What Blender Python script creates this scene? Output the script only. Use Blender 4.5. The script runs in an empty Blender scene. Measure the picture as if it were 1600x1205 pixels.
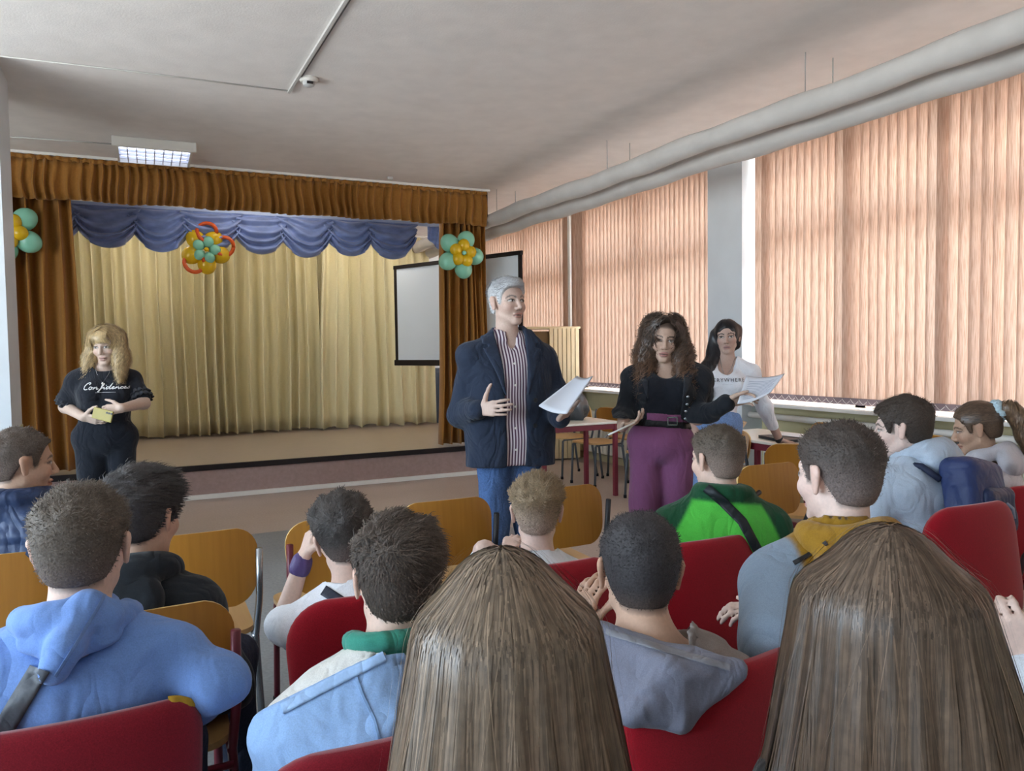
import bpy, bmesh, math, random
import numpy as np
from mathutils import Vector, Matrix

scene = bpy.context.scene
COL = scene.collection
rnd = random.Random(7)

# ---------------------------------------------------------------- camera
F_PX, CX, CY, CAM_H = 1224.0, 800.0, 602.5, 1.45
_v1 = np.array([-602.0, 50.0, -F_PX]); _v1 /= np.linalg.norm(_v1)          # room depth axis (+Y)
_v2 = np.array([2500.0, 92.0, -F_PX]); _v2 -= _v1 * _v2.dot(_v1); _v2 /= np.linalg.norm(_v2)  # +X
_v3 = np.cross(_v2, _v1)
CAM_R = np.array([_v2, _v1, _v3])                                          # camera -> world
cam_data = bpy.data.cameras.new('camera')
cam_data.sensor_width = 36.0
cam_data.lens = 36.0 * F_PX / 1600.0
cam_data.clip_start = 0.05
cam = bpy.data.objects.new('camera', cam_data)
COL.objects.link(cam)
M4 = Matrix.Identity(4)
for i in range(3):
    for j in range(3):
        M4[i][j] = CAM_R[i][j]
M4[2][3] = CAM_H
cam.matrix_world = M4
scene.camera = cam

def P(px, py, d):
    """world point seen at photo pixel (px, py) at optical depth d (metres)"""
    c = np.array([(px - CX) / F_PX * d, -(py - CY) / F_PX * d, -d])
    w = CAM_R @ c
    return np.array([w[0], w[1], w[2] + CAM_H])

def W(px, d, z):
    """world point in photo column px, at optical depth d and height z"""
    cx = (px - CX) / F_PX * d
    t = (z - CAM_H - CAM_R[2][0] * cx + CAM_R[2][2] * d) / CAM_R[2][1]
    w = CAM_R @ np.array([cx, t, -d])
    return np.array([w[0], w[1], z])

# ---------------------------------------------------------------- world, sun, exposure
world = bpy.data.worlds.new('sky_world'); scene.world = world
world.use_nodes = True
bg = world.node_tree.nodes['Background']
wn = world.node_tree
_g = wn.nodes.new('ShaderNodeTexCoord'); _s = wn.nodes.new('ShaderNodeSeparateXYZ'); _r = wn.nodes.new('ShaderNodeValToRGB')
_m = wn.nodes.new('ShaderNodeMapRange'); _m.inputs[1].default_value = -1; _m.inputs[2].default_value = 1
_r.color_ramp.elements[0].position = .485; _r.color_ramp.elements[0].color = (.76, .77, .79, 1)      # ground outside
_r.color_ramp.elements[1].position = .515; _r.color_ramp.elements[1].color = (.59, .72, .89, 1)      # bright overcast sky
wn.links.new(_g.outputs['Generated'], _s.inputs[0]); wn.links.new(_s.outputs['Z'], _m.inputs[0])
wn.links.new(_m.outputs[0], _r.inputs[0]); wn.links.new(_r.outputs[0], bg.inputs[0])
bg.inputs[1].default_value = 8.0
sun_d = bpy.data.lights.new('sun', 'SUN'); sun_d.energy = 3.0; sun_d.angle = math.radians(6)
sun_d.color = (1.0, 0.93, 0.84)
sun = bpy.data.objects.new('sun', sun_d); COL.objects.link(sun)
sun.rotation_euler = Vector((-0.80, 0.25, -0.55)).to_track_quat('-Z', 'Y').to_euler()
scene.view_settings.view_transform = 'Standard'
scene.view_settings.look = 'None'
scene.view_settings.gamma = 1.0
scene.view_settings.use_curve_mapping = False
scene.view_settings.exposure = 1.4

def portal(name, loc, sx, sy, direction):
    l = bpy.data.lights.new(name, 'AREA'); l.shape = 'RECTANGLE'; l.size = sx; l.size_y = sy
    l.cycles.is_portal = True
    o = bpy.data.objects.new(name, l); COL.objects.link(o); o.location = loc
    o.rotation_euler = Vector(direction).to_track_quat('-Z', 'Z').to_euler()
    return o

# ---------------------------------------------------------------- helpers
def lin(c):
    if isinstance(c, str):
        c = c.lstrip('#'); c = [int(c[i:i + 2], 16) / 255 for i in (0, 2, 4)]
    return tuple(x / 12.92 if x <= 0.04045 else ((x + 0.055) / 1.055) ** 2.4 for x in c)

MATS = {}
def mat(name, col, rough=0.6, spec=0.4, metal=0.0, noise=0.0, scale=20.0, bump=0.0, bscale=None,
        stretch=(1, 1, 1), sheen=0.0, coat=0.0, emit=None, trans=0.0):
    """plain procedural principled material, with optional noise mottling and bump"""
    if name in MATS: return MATS[name]
    m = bpy.data.materials.new(name); m.use_nodes = True
    nt = m.node_tree; b = nt.nodes['Principled BSDF']
    c = lin(col)
    b.inputs['Base Color'].default_value = (*c, 1)
    b.inputs['Roughness'].default_value = rough
    b.inputs['Specular IOR Level'].default_value = spec
    b.inputs['Metallic'].default_value = metal
    if sheen: b.inputs['Sheen Weight'].default_value = sheen
    if coat: b.inputs['Coat Weight'].default_value = coat
    if emit:
        b.inputs['Emission Color'].default_value = (*lin(emit[0]), 1); b.inputs['Emission Strength'].default_value = emit[1]
    if noise or bump:
        tc = nt.nodes.new('ShaderNodeTexCoord'); mp = nt.nodes.new('ShaderNodeMapping')
        mp.inputs['Scale'].default_value = stretch
        nt.links.new(tc.outputs['Object'], mp.inputs['Vector'])
    if noise:
        n = nt.nodes.new('ShaderNodeTexNoise'); n.inputs['Scale'].default_value = scale; n.inputs['Detail'].default_value = 5
        nt.links.new(mp.outputs[0], n.inputs['Vector'])
        mx = nt.nodes.new('ShaderNodeMix'); mx.data_type = 'RGBA'
        mx.inputs['A'].default_value = (*[x * (1 - noise) for x in c], 1)
        mx.inputs['B'].default_value = (*[min(1, x * (1 + noise)) for x in c], 1)
        rp = nt.nodes.new('ShaderNodeMapRange'); rp.inputs[1].default_value = 0.3; rp.inputs[2].default_value = 0.7
        nt.links.new(n.outputs['Fac'], rp.inputs[0])
        nt.links.new(rp.outputs[0], mx.inputs['Factor'])
        nt.links.new(mx.outputs['Result'], b.inputs['Base Color'])
    if bump:
        n2 = nt.nodes.new('ShaderNodeTexNoise'); n2.inputs['Scale'].default_value = bscale or scale; n2.inputs['Detail'].default_value = 3
        nt.links.new(mp.outputs[0], n2.inputs['Vector'])
        bp = nt.nodes.new('ShaderNodeBump'); bp.inputs['Strength'].default_value = bump; bp.inputs['Distance'].default_value = 0.01
        nt.links.new(n2.outputs['Fac'], bp.inputs['Height']); nt.links.new(bp.outputs[0], b.inputs['Normal'])
    if trans:
        t = nt.nodes.new('ShaderNodeBsdfTranslucent'); ms = nt.nodes.new('ShaderNodeMixShader')
        ms.inputs[0].default_value = trans
        src = b.inputs['Base Color']
        if src.is_linked: nt.links.new(src.links[0].from_socket, t.inputs[0])
        else: t.inputs[0].default_value = (*c, 1)
        nt.links.new(b.outputs[0], ms.inputs[1]); nt.links.new(t.outputs[0], ms.inputs[2])
        nt.links.new(ms.outputs[0], nt.nodes['Material Output'].inputs[0])
    MATS[name] = m
    return m

def colmat(name, rough=0.8, spec=0.3, sheen=0.0, noise=0.12, scale=300.0, bump=0.0, bscale=60, island=0.0, stretch=(1, 1, 1), wrinkle=0.0):
    """material that takes its colour from the vertex colour 'Col', with fine weave/grain noise"""
    if name in MATS: return MATS[name]
    m = bpy.data.materials.new(name); m.use_nodes = True
    nt = m.node_tree; b = nt.nodes['Principled BSDF']
    b.inputs['Roughness'].default_value = rough; b.inputs['Specular IOR Level'].default_value = spec
    if sheen: b.inputs['Sheen Weight'].default_value = sheen
    at = nt.nodes.new('ShaderNodeAttribute'); at.attribute_name = 'Col'
    tc = nt.nodes.new('ShaderNodeTexCoord'); mp = nt.nodes.new('ShaderNodeMapping'); mp.inputs['Scale'].default_value = stretch
    nt.links.new(tc.outputs['Object'], mp.inputs[0])
    n = nt.nodes.new('ShaderNodeTexNoise'); n.inputs['Scale'].default_value = scale; n.inputs['Detail'].default_value = 3
    nt.links.new(mp.outputs[0], n.inputs['Vector'])
    rp = nt.nodes.new('ShaderNodeMapRange'); rp.inputs[1].default_value = 0.3; rp.inputs[2].default_value = 0.7
    rp.inputs[3].default_value = 1 - noise; rp.inputs[4].default_value = 1 + noise
    nt.links.new(n.outputs['Fac'], rp.inputs[0])
    val = rp.outputs[0]
    if island:
        g = nt.nodes.new('ShaderNodeNewGeometry')
        r2 = nt.nodes.new('ShaderNodeMapRange'); r2.inputs[3].default_value = 1 - island; r2.inputs[4].default_value = 1 + island
        nt.links.new(g.outputs['Random Per Island'], r2.inputs[0])
        mu = nt.nodes.new('ShaderNodeMath'); mu.operation = 'MULTIPLY'
        nt.links.new(val, mu.inputs[0]); nt.links.new(r2.outputs[0], mu.inputs[1]); val = mu.outputs[0]
    vm = nt.nodes.new('ShaderNodeVectorMath'); vm.operation = 'SCALE'
    nt.links.new(at.outputs['Color'], vm.inputs[0]); nt.links.new(val, vm.inputs['Scale'])
    nt.links.new(vm.outputs[0], b.inputs['Base Color'])
    if bump:
        n2 = nt.nodes.new('ShaderNodeTexNoise'); n2.inputs['Scale'].default_value = bscale; n2.inputs['Detail'].default_value = 3
        nt.links.new(mp.outputs[0], n2.inputs['Vector'])
        bp = nt.nodes.new('ShaderNodeBump'); bp.inputs['Strength'].default_value = bump; bp.inputs['Distance'].default_value = 0.01
        nt.links.new(n2.outputs['Fac'], bp.inputs['Height'])
        if wrinkle:        # creases of the cloth
            n3 = nt.nodes.new('ShaderNodeTexNoise'); n3.inputs['Scale'].default_value = 9; n3.inputs['Detail'].default_value = 2
            n3.inputs['Distortion'].default_value = 1.2
            m3 = nt.nodes.new('ShaderNodeMapping'); m3.inputs['Scale'].default_value = (1, 1, .55); m3.inputs['Rotation'].default_value = (.5, .4, 0)
            nt.links.new(tc.outputs['Object'], m3.inputs[0]); nt.links.new(m3.outputs[0], n3.inputs['Vector'])
            ab = nt.nodes.new('ShaderNodeMath'); ab.operation = 'SUBTRACT'; ab.inputs[1].default_value = .5
            ac = nt.nodes.new('ShaderNodeMath'); ac.operation = 'ABSOLUTE'
            nt.links.new(n3.outputs['Fac'], ab.inputs[0]); nt.links.new(ab.outputs[0], ac.inputs[0])
            b2 = nt.nodes.new('ShaderNodeBump'); b2.inputs['Strength'].default_value = wrinkle; b2.inputs['Distance'].default_value = 0.06
            nt.links.new(ac.outputs[0], b2.inputs['Height']); nt.links.new(bp.outputs[0], b2.inputs['Normal']); nt.links.new(b2.outputs[0], b.inputs['Normal'])
        else: nt.links.new(bp.outputs[0], b.inputs['Normal'])
    MATS[name] = m
    return m

def tag(o, label=None, cat=None, group=None, kind=None):
    if label: o['label'] = label
    if cat: o['category'] = cat
    if group: o['group'] = group
    if kind: o['kind'] = kind
    return o

def empty(name, loc=(0, 0, 0), rz=0.0, label=None, cat=None, group=None, kind=None):
    o = bpy.data.objects.new(name, None); COL.objects.link(o)
    o.location = tuple(map(float, loc)); o.rotation_euler = (0, 0, rz); o.empty_display_size = 0.1
    return tag(o, label, cat, group, kind)

def link(name, me, m=None, parent=None, loc=None, rot=None):
    o = bpy.data.objects.new(name, me); COL.objects.link(o)
    if m is not None and not me.materials: me.materials.append(m)
    if parent is not None: o.parent = parent
    if loc is not None: o.location = tuple(map(float, loc))
    if rot is not None: o.rotation_euler = rot
    return o

def mesh_np(name, V, Fq, smooth=True, col=None):
    """mesh from numpy verts and faces (all of one size)"""
    V = np.asarray(V, np.float32); Fq = np.asarray(Fq, np.int32)
    me = bpy.data.meshes.new(name)
    me.vertices.add(len(V)); me.vertices.foreach_set('co', V.ravel())
    k = Fq.shape[1]
    me.loops.add(Fq.size); me.loops.foreach_set('vertex_index', Fq.ravel())
    me.polygons.add(len(Fq))
    me.polygons.foreach_set('loop_start', np.arange(0, Fq.size, k, dtype=np.int32))
    me.polygons.foreach_set('use_smooth', np.full(len(Fq), smooth))
    me.update(calc_edges=True); me.validate()
    if col is not None:
        col = np.asarray(col, np.float32)
        if col.ndim == 1: col = np.tile(col, (len(V), 1))
        a = me.attributes.new('Col', 'FLOAT_COLOR', 'POINT')
        a.data.foreach_set('color', np.c_[col, np.ones(len(V), np.float32)].astype(np.float32).ravel())
    return me

class MB:
    """mesh builder: boxes, tubes and grids collected into one mesh"""
    def __init__(s): s.v = []; s.f = []
    def add(s, v, f):
        o = len(s.v); s.v += [tuple(map(float, p)) for p in v]; s.f += [tuple(i + o for i in q) for q in f]; return s
    def box(s, lo, hi, bev=0.0, M=None):
        bm = bmesh.new(); bmesh.ops.create_cube(bm, size=1)
        for v in bm.verts:
            v.co = Vector([(lo[i] + hi[i]) / 2 + v.co[i] * (hi[i] - lo[i]) for i in range(3)])
        if bev: bmesh.ops.bevel(bm, geom=bm.edges[:], offset=bev, segments=2, affect='EDGES', profile=0.6)
        if M is not None: bm.transform(M)
        bm.verts.index_update()
        s.add([v.co for v in bm.verts], [[v.index for v in f.verts] for f in bm.faces]); bm.free(); return s
    def tube(s, pts, r, n=8, cap=True, rfun=None):
        pts = [Vector(p) for p in pts]; m = len(pts); V = []; Fc = []
        up = None
        for i, p in enumerate(pts):
            t = (pts[min(i + 1, m - 1)] - pts[max(i - 1, 0)]).normalized()
            if up is None:
                up = t.orthogonal().normalized()
            up = (up - t * up.dot(t)).normalized(); sd = t.cross(up)
            rr = rfun(i / (m - 1)) if rfun else (r[i] if isinstance(r, (list, tuple)) else r)
            for k in range(n):
                a = 2 * math.pi * k / n
                V.append(p + (up * math.cos(a) + sd * math.sin(a)) * rr)
        for i in range(m - 1):
            for k in range(n):
                a = i * n + k; b = i * n + (k + 1) % n
                Fc.append((a, b, b + n, a + n))
        if cap:
            Fc.append(tuple(range(n - 1, -1, -1))); Fc.append(tuple((m - 1) * n + k for k in range(n)))
        return s.add(V, Fc)
    def lathe(s, prof, n=20, M=None):
        V = []; Fc = []
        for (r, z) in prof:
            for k in range(n):
                a = 2 * math.pi * k / n; p = Vector((r * math.cos(a), r * math.sin(a), z))
                V.append(M @ p if M is not None else p)
        for i in range(len(prof) - 1):
            for k in range(n):
                a = i * n + k; b = i * n + (k + 1) % n
                Fc.append((a, b, b + n, a + n))
        Fc.append(tuple(range(n - 1, -1, -1))); Fc.append(tuple((len(prof) - 1) * n + k for k in range(n)))
        return s.add(V, Fc)
    def grid(s, fn, nu, nv):
        V = [fn(i / nu, j / nv) for j in range(nv + 1) for i in range(nu + 1)]
        Fc = [(j * (nu + 1) + i, j * (nu + 1) + i + 1, (j + 1) * (nu + 1) + i + 1, (j + 1) * (nu + 1) + i)
              for j in range(nv) for i in range(nu)]
        return s.add(V, Fc)
    def mesh(s, name, smooth=False):
        me = bpy.data.meshes.new(name); me.from_pydata(s.v, [], s.f); me.update()
        bm = bmesh.new(); bm.from_mesh(me); bmesh.ops.recalc_face_normals(bm, faces=bm.faces[:]); bm.to_mesh(me); bm.free()
        if smooth: me.polygons.foreach_set('use_smooth', [True] * len(me.polygons))
        return me
    def build(s, name, m, parent=None, smooth=False, loc=None, rot=None, solid=0.0, auto=None):
        me = s.mesh(name, smooth)
        o = link(name, me, m, parent, loc, rot)
        if solid:
            md = o.modifiers.new('thickness', 'SOLIDIFY'); md.thickness = solid; md.offset = 0
        if auto is not None:
            me.polygons.foreach_set('use_smooth', [True] * len(me.polygons)); me.set_sharp_from_angle(angle=math.radians(auto))
        return o

def copy_tree(o, parent=None):
    c = o.copy(); COL.objects.link(c)
    if parent is not None: c.parent = parent
    for ch in list(o.children): copy_tree(ch, c)
    return c
# ================================================================ the room
CEIL = 3.27; XW = 5.40; YS = 8.25; STH = 0.335
m_ceil = mat('ceiling_paint', '#eae5e2', 0.9, 0.2, noise=0.04, scale=6, bump=0.12, bscale=90)
m_wall = mat('wall_paint', '#e2e0dc', 0.85, 0.2, noise=0.03, scale=5)
m_wallcool = mat('pillar_paint', '#d3d8dc', 0.8, 0.25, noise=0.03, scale=4)
m_dado = mat('dado_paint', '#c9bd95', 0.7, 0.3, noise=0.06, scale=5)
m_white = mat('white_gloss', '#e8e6e0', 0.4, 0.4)

def struct(name, mb, m, parent=None, **k):
    o = mb.build(name, m, parent, **k)
    if parent is None: o['kind'] = 'structure'
    return o

# floor: grey linoleum in the seating area, brown-pink by the stage
def floor_material(name, c1, c2, scale):
    m = mat(name, c1, 0.42, 0.35)
    nt = m.node_tree; b = nt.nodes['Principled BSDF']
    tc = nt.nodes.new('ShaderNodeTexCoord')
    n = nt.nodes.new('ShaderNodeTexNoise'); n.inputs['Scale'].default_value = scale; n.inputs['Detail'].default_value = 8
    n2 = nt.nodes.new('ShaderNodeTexNoise'); n2.inputs['Scale'].default_value = 1.3; n2.inputs['Detail'].default_value = 4
    ad = nt.nodes.new('ShaderNodeMath'); ad.operation = 'MULTIPLY_ADD'; ad.inputs[1].default_value = 0.6
    mx = nt.nodes.new('ShaderNodeMix'); mx.data_type = 'RGBA'
    mx.inputs['A'].default_value = (*lin(c1), 1); mx.inputs['B'].default_value = (*lin(c2), 1)
    nt.links.new(tc.outputs['Object'], n.inputs[0]); nt.links.new(tc.outputs['Object'], n2.inputs[0])
    nt.links.new(n.outputs['Fac'], ad.inputs[0])
    h = nt.nodes.new('ShaderNodeMath'); h.operation = 'MULTIPLY'; h.inputs[1].default_value = 0.4
    nt.links.new(n2.outputs['Fac'], h.inputs[0]); nt.links.new(h.outputs[0], ad.inputs[2])
    rp = nt.nodes.new('ShaderNodeMapRange'); rp.inputs[1].default_value = 0.35; rp.inputs[2].default_value = 0.65
    nt.links.new(ad.outputs[0], rp.inputs[0]); nt.links.new(rp.outputs[0], mx.inputs['Factor'])
    nt.links.new(mx.outputs['Result'], b.inputs['Base Color'])
    return m
m_floor = floor_material('linoleum_brown', '#a49488', '#b8a89d', 60)
m_floorg = floor_material('linoleum_grey', '#787c80', '#8f9294', 60)
struct('floor', MB().box((-5, -4.5, -0.1), (XW + .3, 13, 0)), m_floor)
struct('floor_seating', MB().box((-5, -4.5, -0.02), (2.75, 6.45, 0.003)), m_floorg)
struct('ceiling', MB().box((-5, -4.5, CEIL), (XW + .3, 13, CEIL + 0.15)), m_ceil)
struct('wall_back', MB().box((-5, 12.5, 0), (XW + .3, 12.7, CEIL)), m_wall)
rwl = MB(); rwins = []
rwl.box((-5, -4.6, 0), (XW + .3, -4.4, .85)); rwl.box((-5, -4.6, 3.0), (XW + .3, -4.4, CEIL))
_x = [-5] + [x for a in rwins for x in a] + [XW + .3]
for i in range(0, len(_x), 2): rwl.box((_x[i], -4.6, .85), (_x[i + 1], -4.4, 3.0))
struct('wall_rear', rwl, m_wall)
# left side: a wall with three tall bare windows (behind and left of the camera)
lw = MB()
LWX = -3.4; lwins = [(-3.4, -2.2), (0.0, 2.6), (3.0, 5.5)]
lw.box((LWX - .25, -4.5, 0), (LWX, 13, 0.85)); lw.box((LWX - .25, -4.5, 3.0), (LWX, 13, CEIL))
ys = [-4.5] + [y for a in lwins for y in a] + [13]
for i in range(0, len(ys), 2): lw.box((LWX - .25, ys[i], 0.85), (LWX, ys[i + 1], 3.0))
struct('wall_left', lw, m_wall)
m_frame = mat('window_frame_white', '#dcdcd8', 0.5, 0.4)
def glassmat():
    m = bpy.data.materials.new('window_glass'); m.use_nodes = True; nt = m.node_tree
    t = nt.nodes.new('ShaderNodeBsdfTransparent'); t.inputs[0].default_value = (.97, .99, .98, 1)
    g = nt.nodes.new('ShaderNodeBsdfGlossy'); g.inputs['Roughness'].default_value = 0.02
    ms = nt.nodes.new('ShaderNodeMixShader'); ms.inputs[0].default_value = 0.06
    nt.links.new(t.outputs[0], ms.inputs[1]); nt.links.new(g.outputs[0], ms.inputs[2])
    nt.links.new(ms.outputs[0], nt.nodes['Material Output'].inputs[0]); return m
m_glass = glassmat()
WN = [0]
def window(x, y0, y1, z0, z1, ncol, zt, turn=None):
    WN[0] += 1
    e = empty('window_%d' % WN[0], (x, (y0 + y1) / 2, z0) if turn is None else ((y0 + y1) / 2, x, z0), 0 if turn is None else math.pi / 2, kind='structure')
    h = (y1 - y0) / 2; H = z1 - z0; f = MB()
    f.box((-.04, -h, 0), (.04, -h + .07, H)); f.box((-.04, h - .07, 0), (.04, h, H))
    f.box((-.04, -h, 0), (.04, h, .07)); f.box((-.04, -h, H - .07), (.04, h, H))
    f.box((-.045, -h, zt - z0 - .075), (.045, h, zt - z0 + .075))
    for i in range(1, ncol):
        y = -h + 2 * h * i / ncol; f.box((-.04, y - .05, 0), (.04, y + .05, H))
    f.build('window_frame', m_frame, e)
    for i in range(ncol):
        ya = -h + 2 * h * i / ncol + .05; yb = -h + 2 * h * (i + 1) / ncol - .05
        for za, zb in ((.07, zt - z0 - .06), (zt - z0 + .06, H - .07)):
            MB().box((-.004, ya, za), (.004, yb, zb)).build('pane', m_glass, e)
for a, b in lwins:
    window(LWX - .12, a, b, .85, 3.0, 2, 2.3)
    portal('daylight_portal', (LWX - .3, (a + b) / 2, 1.92), 2.15, b - a, (1, 0, 0))

for a, b in rwins:
    window(-4.5, a, b, .85, 3.0, 2, 2.3, turn=1)
    portal('daylight_portal', ((a + b) / 2, -4.7, 1.92), b - a, 2.15, (0, 1, 0))

# window wall on the right: dado, sill, header, columns
SILL = 0.92
rw = MB()
rw.box((XW + .02, -4.5, 0), (XW + .3, 13, SILL - .03)); struct('wall_right', rw, m_dado)
rw = MB().box((XW + .02, -4.5, 3.2), (XW + .3, 13, CEIL))
cols = [(-4.5, -1.2), (1.95, 2.25), (5.62, 6.14), (8.86, 8.98), (11.8, 13)]
for a, b in cols: rw.box((XW + .02, a, SILL - .03), (XW + .3, b, 3.2))
struct('wall_right_upper', rw, m_wall)
struct('column_plaster', MB().box((5.17, 5.64, 0.0), (XW + .03, 6.12, CEIL)), m_wallcool)
struct('column_plaster', MB().box((5.17, 1.85, 0.0), (XW + .03, 2.32, CEIL)), m_wallcool)
struct('trim_1', MB().box((XW - .22, -4.4, SILL - .03), (XW + .2, 5.64, SILL), .006), m_white)
struct('trim_2', MB().box((XW - .22, 6.12, SILL - .03), (XW + .2, 12.4, SILL), .006), m_white)
bays = [(2.32, 5.64, 3), (6.12, 8.86, 2), (8.98, 11.8, 2), (-1.2, 1.85, 3)]
for a, b, n in bays:
    window(XW + .07, a, b, SILL, 3.2, n, 2.45)
    portal('daylight_portal', (XW + .34, (a + b) / 2, 2.04), 2.3, b - a, (-1, 0, 0))
struct('baseboard_right', MB().box((XW - .02, 2.4, 0), (XW + .025, 12.4, .08)), mat('base_beige', '#b9aa86', .6))

# vertical blinds, every slat its own piece
def blind_material():
    m = bpy.data.materials.new('blind_fabric'); m.use_nodes = True; nt = m.node_tree
    b = nt.nodes['Principled BSDF']; b.inputs['Roughness'].default_value = .85; b.inputs['Specular IOR Level'].default_value = .15
    tc = nt.nodes.new('ShaderNodeTexCoord'); mp = nt.nodes.new('ShaderNodeMapping'); mp.inputs['Scale'].default_value = (1, 1, .035)
    n = nt.nodes.new('ShaderNodeTexNoise'); n.inputs['Scale'].default_value = 220; n.inputs['Detail'].default_value = 3
    oi = nt.nodes.new('ShaderNodeObjectInfo')
    av = nt.nodes.new('ShaderNodeVectorMath'); av.operation = 'ADD'
    nt.links.new(tc.outputs['Object'], av.inputs[0]); nt.links.new(oi.outputs['Location'], av.inputs[1])
    nt.links.new(av.outputs[0], mp.inputs[0]); nt.links.new(mp.outputs[0], n.inputs['Vector'])
    mx = nt.nodes.new('ShaderNodeMix'); mx.data_type = 'RGBA'
    mx.inputs['A'].default_value = (*lin('#b28c76'), 1); mx.inputs['B'].default_value = (*lin('#d6b6a2'), 1)
    rp = nt.nodes.new('ShaderNodeMapRange'); rp.inputs[1].default_value = .3; rp.inputs[2].default_value = .62
    nt.links.new(n.outputs['Fac'], rp.inputs[0]); nt.links.new(rp.outputs[0], mx.inputs['Factor'])
    t = nt.nodes.new('ShaderNodeBsdfTranslucent'); ms = nt.nodes.new('ShaderNodeMixShader'); ms.inputs[0].default_value = .092
    nt.links.new(mx.outputs['Result'], b.inputs['Base Color']); nt.links.new(mx.outputs['Result'], t.inputs[0])
    nt.links.new(b.outputs[0], ms.inputs[1]); nt.links.new(t.outputs[0], ms.inputs[2])
    nt.links.new(ms.outputs[0], nt.nodes['Material Output'].inputs[0]); return m
m_blind = blind_material()
m_weight = mat('blind_weight', '#8e7f84', .6, .4, trans=.2)
m_chain = mat('bead_chain', '#d9cfcb', .4, .4)
m_rail = mat('blind_rail', '#d8d4ce', .4, .4, metal=.2)
SLW, SLH = .098, 2.27
slat_mb = MB()
def _sl(u, v):
    x = (u - .5) * SLW
    return (.006 * (1 - (2 * u - 1) ** 2), x, v * SLH)
slat_mb.grid(_sl, 4, 1)
slat_me = slat_mb.mesh('slat', True); slat_me.materials.append(m_blind)
weight_me = MB().grid(lambda u, v: (-.004 + .006 * (1 - (2 * u - 1) ** 2), (u - .5) * SLW * 1.0, v * .055), 4, 1).mesh('weight', True)
weight_me.materials.append(m_weight)
zig = MB()
zig.tube([(-.014, -.04, .052), (-.02, -.02, .03), (-.022, 0, .012), (-.02, .02, .03), (-.014, .04, .052)], .0022, 5)
zig_me = zig.mesh('chain', True); zig_me.materials.append(m_chain)
def blind(y0, y1, label, dark=(), seed=1):
    r = random.Random(seed)
    n = int(round((y1 - y0) / .0826)); xb = XW - .09
    e = empty('vertical_blind', (xb, (y0 + y1) / 2, SILL + .03), label=label, cat='blind', group='vertical blinds')
    MB().box((-.03, (y0 - y1) / 2, SLH + .0), (.03, (y1 - y0) / 2, SLH + .05), .004).build('head_rail', m_rail, e)
    for i in range(n):
        y = (y0 - y1) / 2 + (i + .5) * (y1 - y0) / n
        a = math.radians(13 + r.uniform(-4, 4))
        for dk, da in dark:
            if abs(i - dk) < .5:      # a second slat caught behind this one
                link('slat', slat_me, None, e, (.016, y + .012, 0), (0, 0, a + .06)); link('slat', slat_me, None, e, (.026, y + .02, 0), (0, 0, a + .1))
        s = link('slat', slat_me, None, e, (r.uniform(-.003, .003), y, 0), (0, 0, a))
        w = link('weight', weight_me, None, s, (0, 0, 0))
        link('chain', zig_me, None, s, (0, 0, -.006))
    return e
blind(2.36, 5.60, 'tall salmon vertical blind nearest the camera, behind the seated children at right', [(16, 38), (37, 30), (26, 12)], 3)
blind(6.16, 8.94, 'salmon vertical blind left of the grey column, behind the curly-haired woman', [(30, 30), (31, 34), (32, 30)], 5)
blind(8.95, 11.78, 'salmon vertical blind farthest away, behind the man and the projection screen', [(0, 30), (1, 30), (2, 34)], 8)
blind(-1.15, 1.8, 'salmon vertical blind beyond the near column, outside the right edge', [], 9)
# white cord pole between the two farther blinds
t = empty('cord_cover', (XW - .16, 8.92, 0), label='slim white cord cover hanging between the two farther blinds', cat='cord cover')
MB().box((-.015, -.028, 1.05), (.015, .028, CEIL), .005).build('strip', m_white, t)
MB().box((-.022, -.035, SILL), (.022, .035, 1.3), .006).build('end_box', m_white, t)

# heating pipes and radiators under the windows
m_rad = mat('radiator_paint', '#ddd9cb', .5, .4)
for i, (a, b, lb) in enumerate([(2.5, 5.5, 'cream panel radiator below the near blind, behind the right table'),
                                (6.3, 8.7, 'cream panel radiator below the blind left of the column')]):
    e = empty('radiator', (XW - .09, (a + b) / 2, .12), label=lb, cat='radiator', group='radiators under the windows')
    n = int((b - a) / .09)
    fin = MB().box((-.05, -.036, 0), (.05, .036, .52), .015).mesh('fin', False); fin.materials.append(m_rad)
    for k in range(n): link('fin', fin, None, e, (0, (a - b) / 2 + (k + .5) * .09, 0))
    MB().tube([(0, (a - b) / 2 - .1, .47), (0, (b - a) / 2 + .1, .47)], .024, 8).build('header_pipe', m_rad, e, True)
e = empty('heating_pipe', (XW - .2, 4.0, 0), label='white heating pipe running along the wall just under the sill', cat='pipe')
MB().tube([(.03, -1.6, .80), (.03, 1.6, .80)], .028, 10).build('tube', m_white, e, True)

# left pillar by the stage with painted dado
pl = MB().box((-1.5, 5.72, .0), (-.655, 6.25, CEIL))
struct('pillar', pl, m_wallcool)
struct('pillar_dado', MB().box((-1.51, 5.71, .0), (-.65, 6.255, .98)), m_dado)
struct('wall_stage_left', MB().box((-3.5, YS + .02, 0), (-1.0, YS + .2, CEIL)), m_wall)
struct('wall_stage_side', MB().box((-1.25, YS + .2, 0), (-1.1, 12.5, CEIL)), m_wall)

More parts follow.
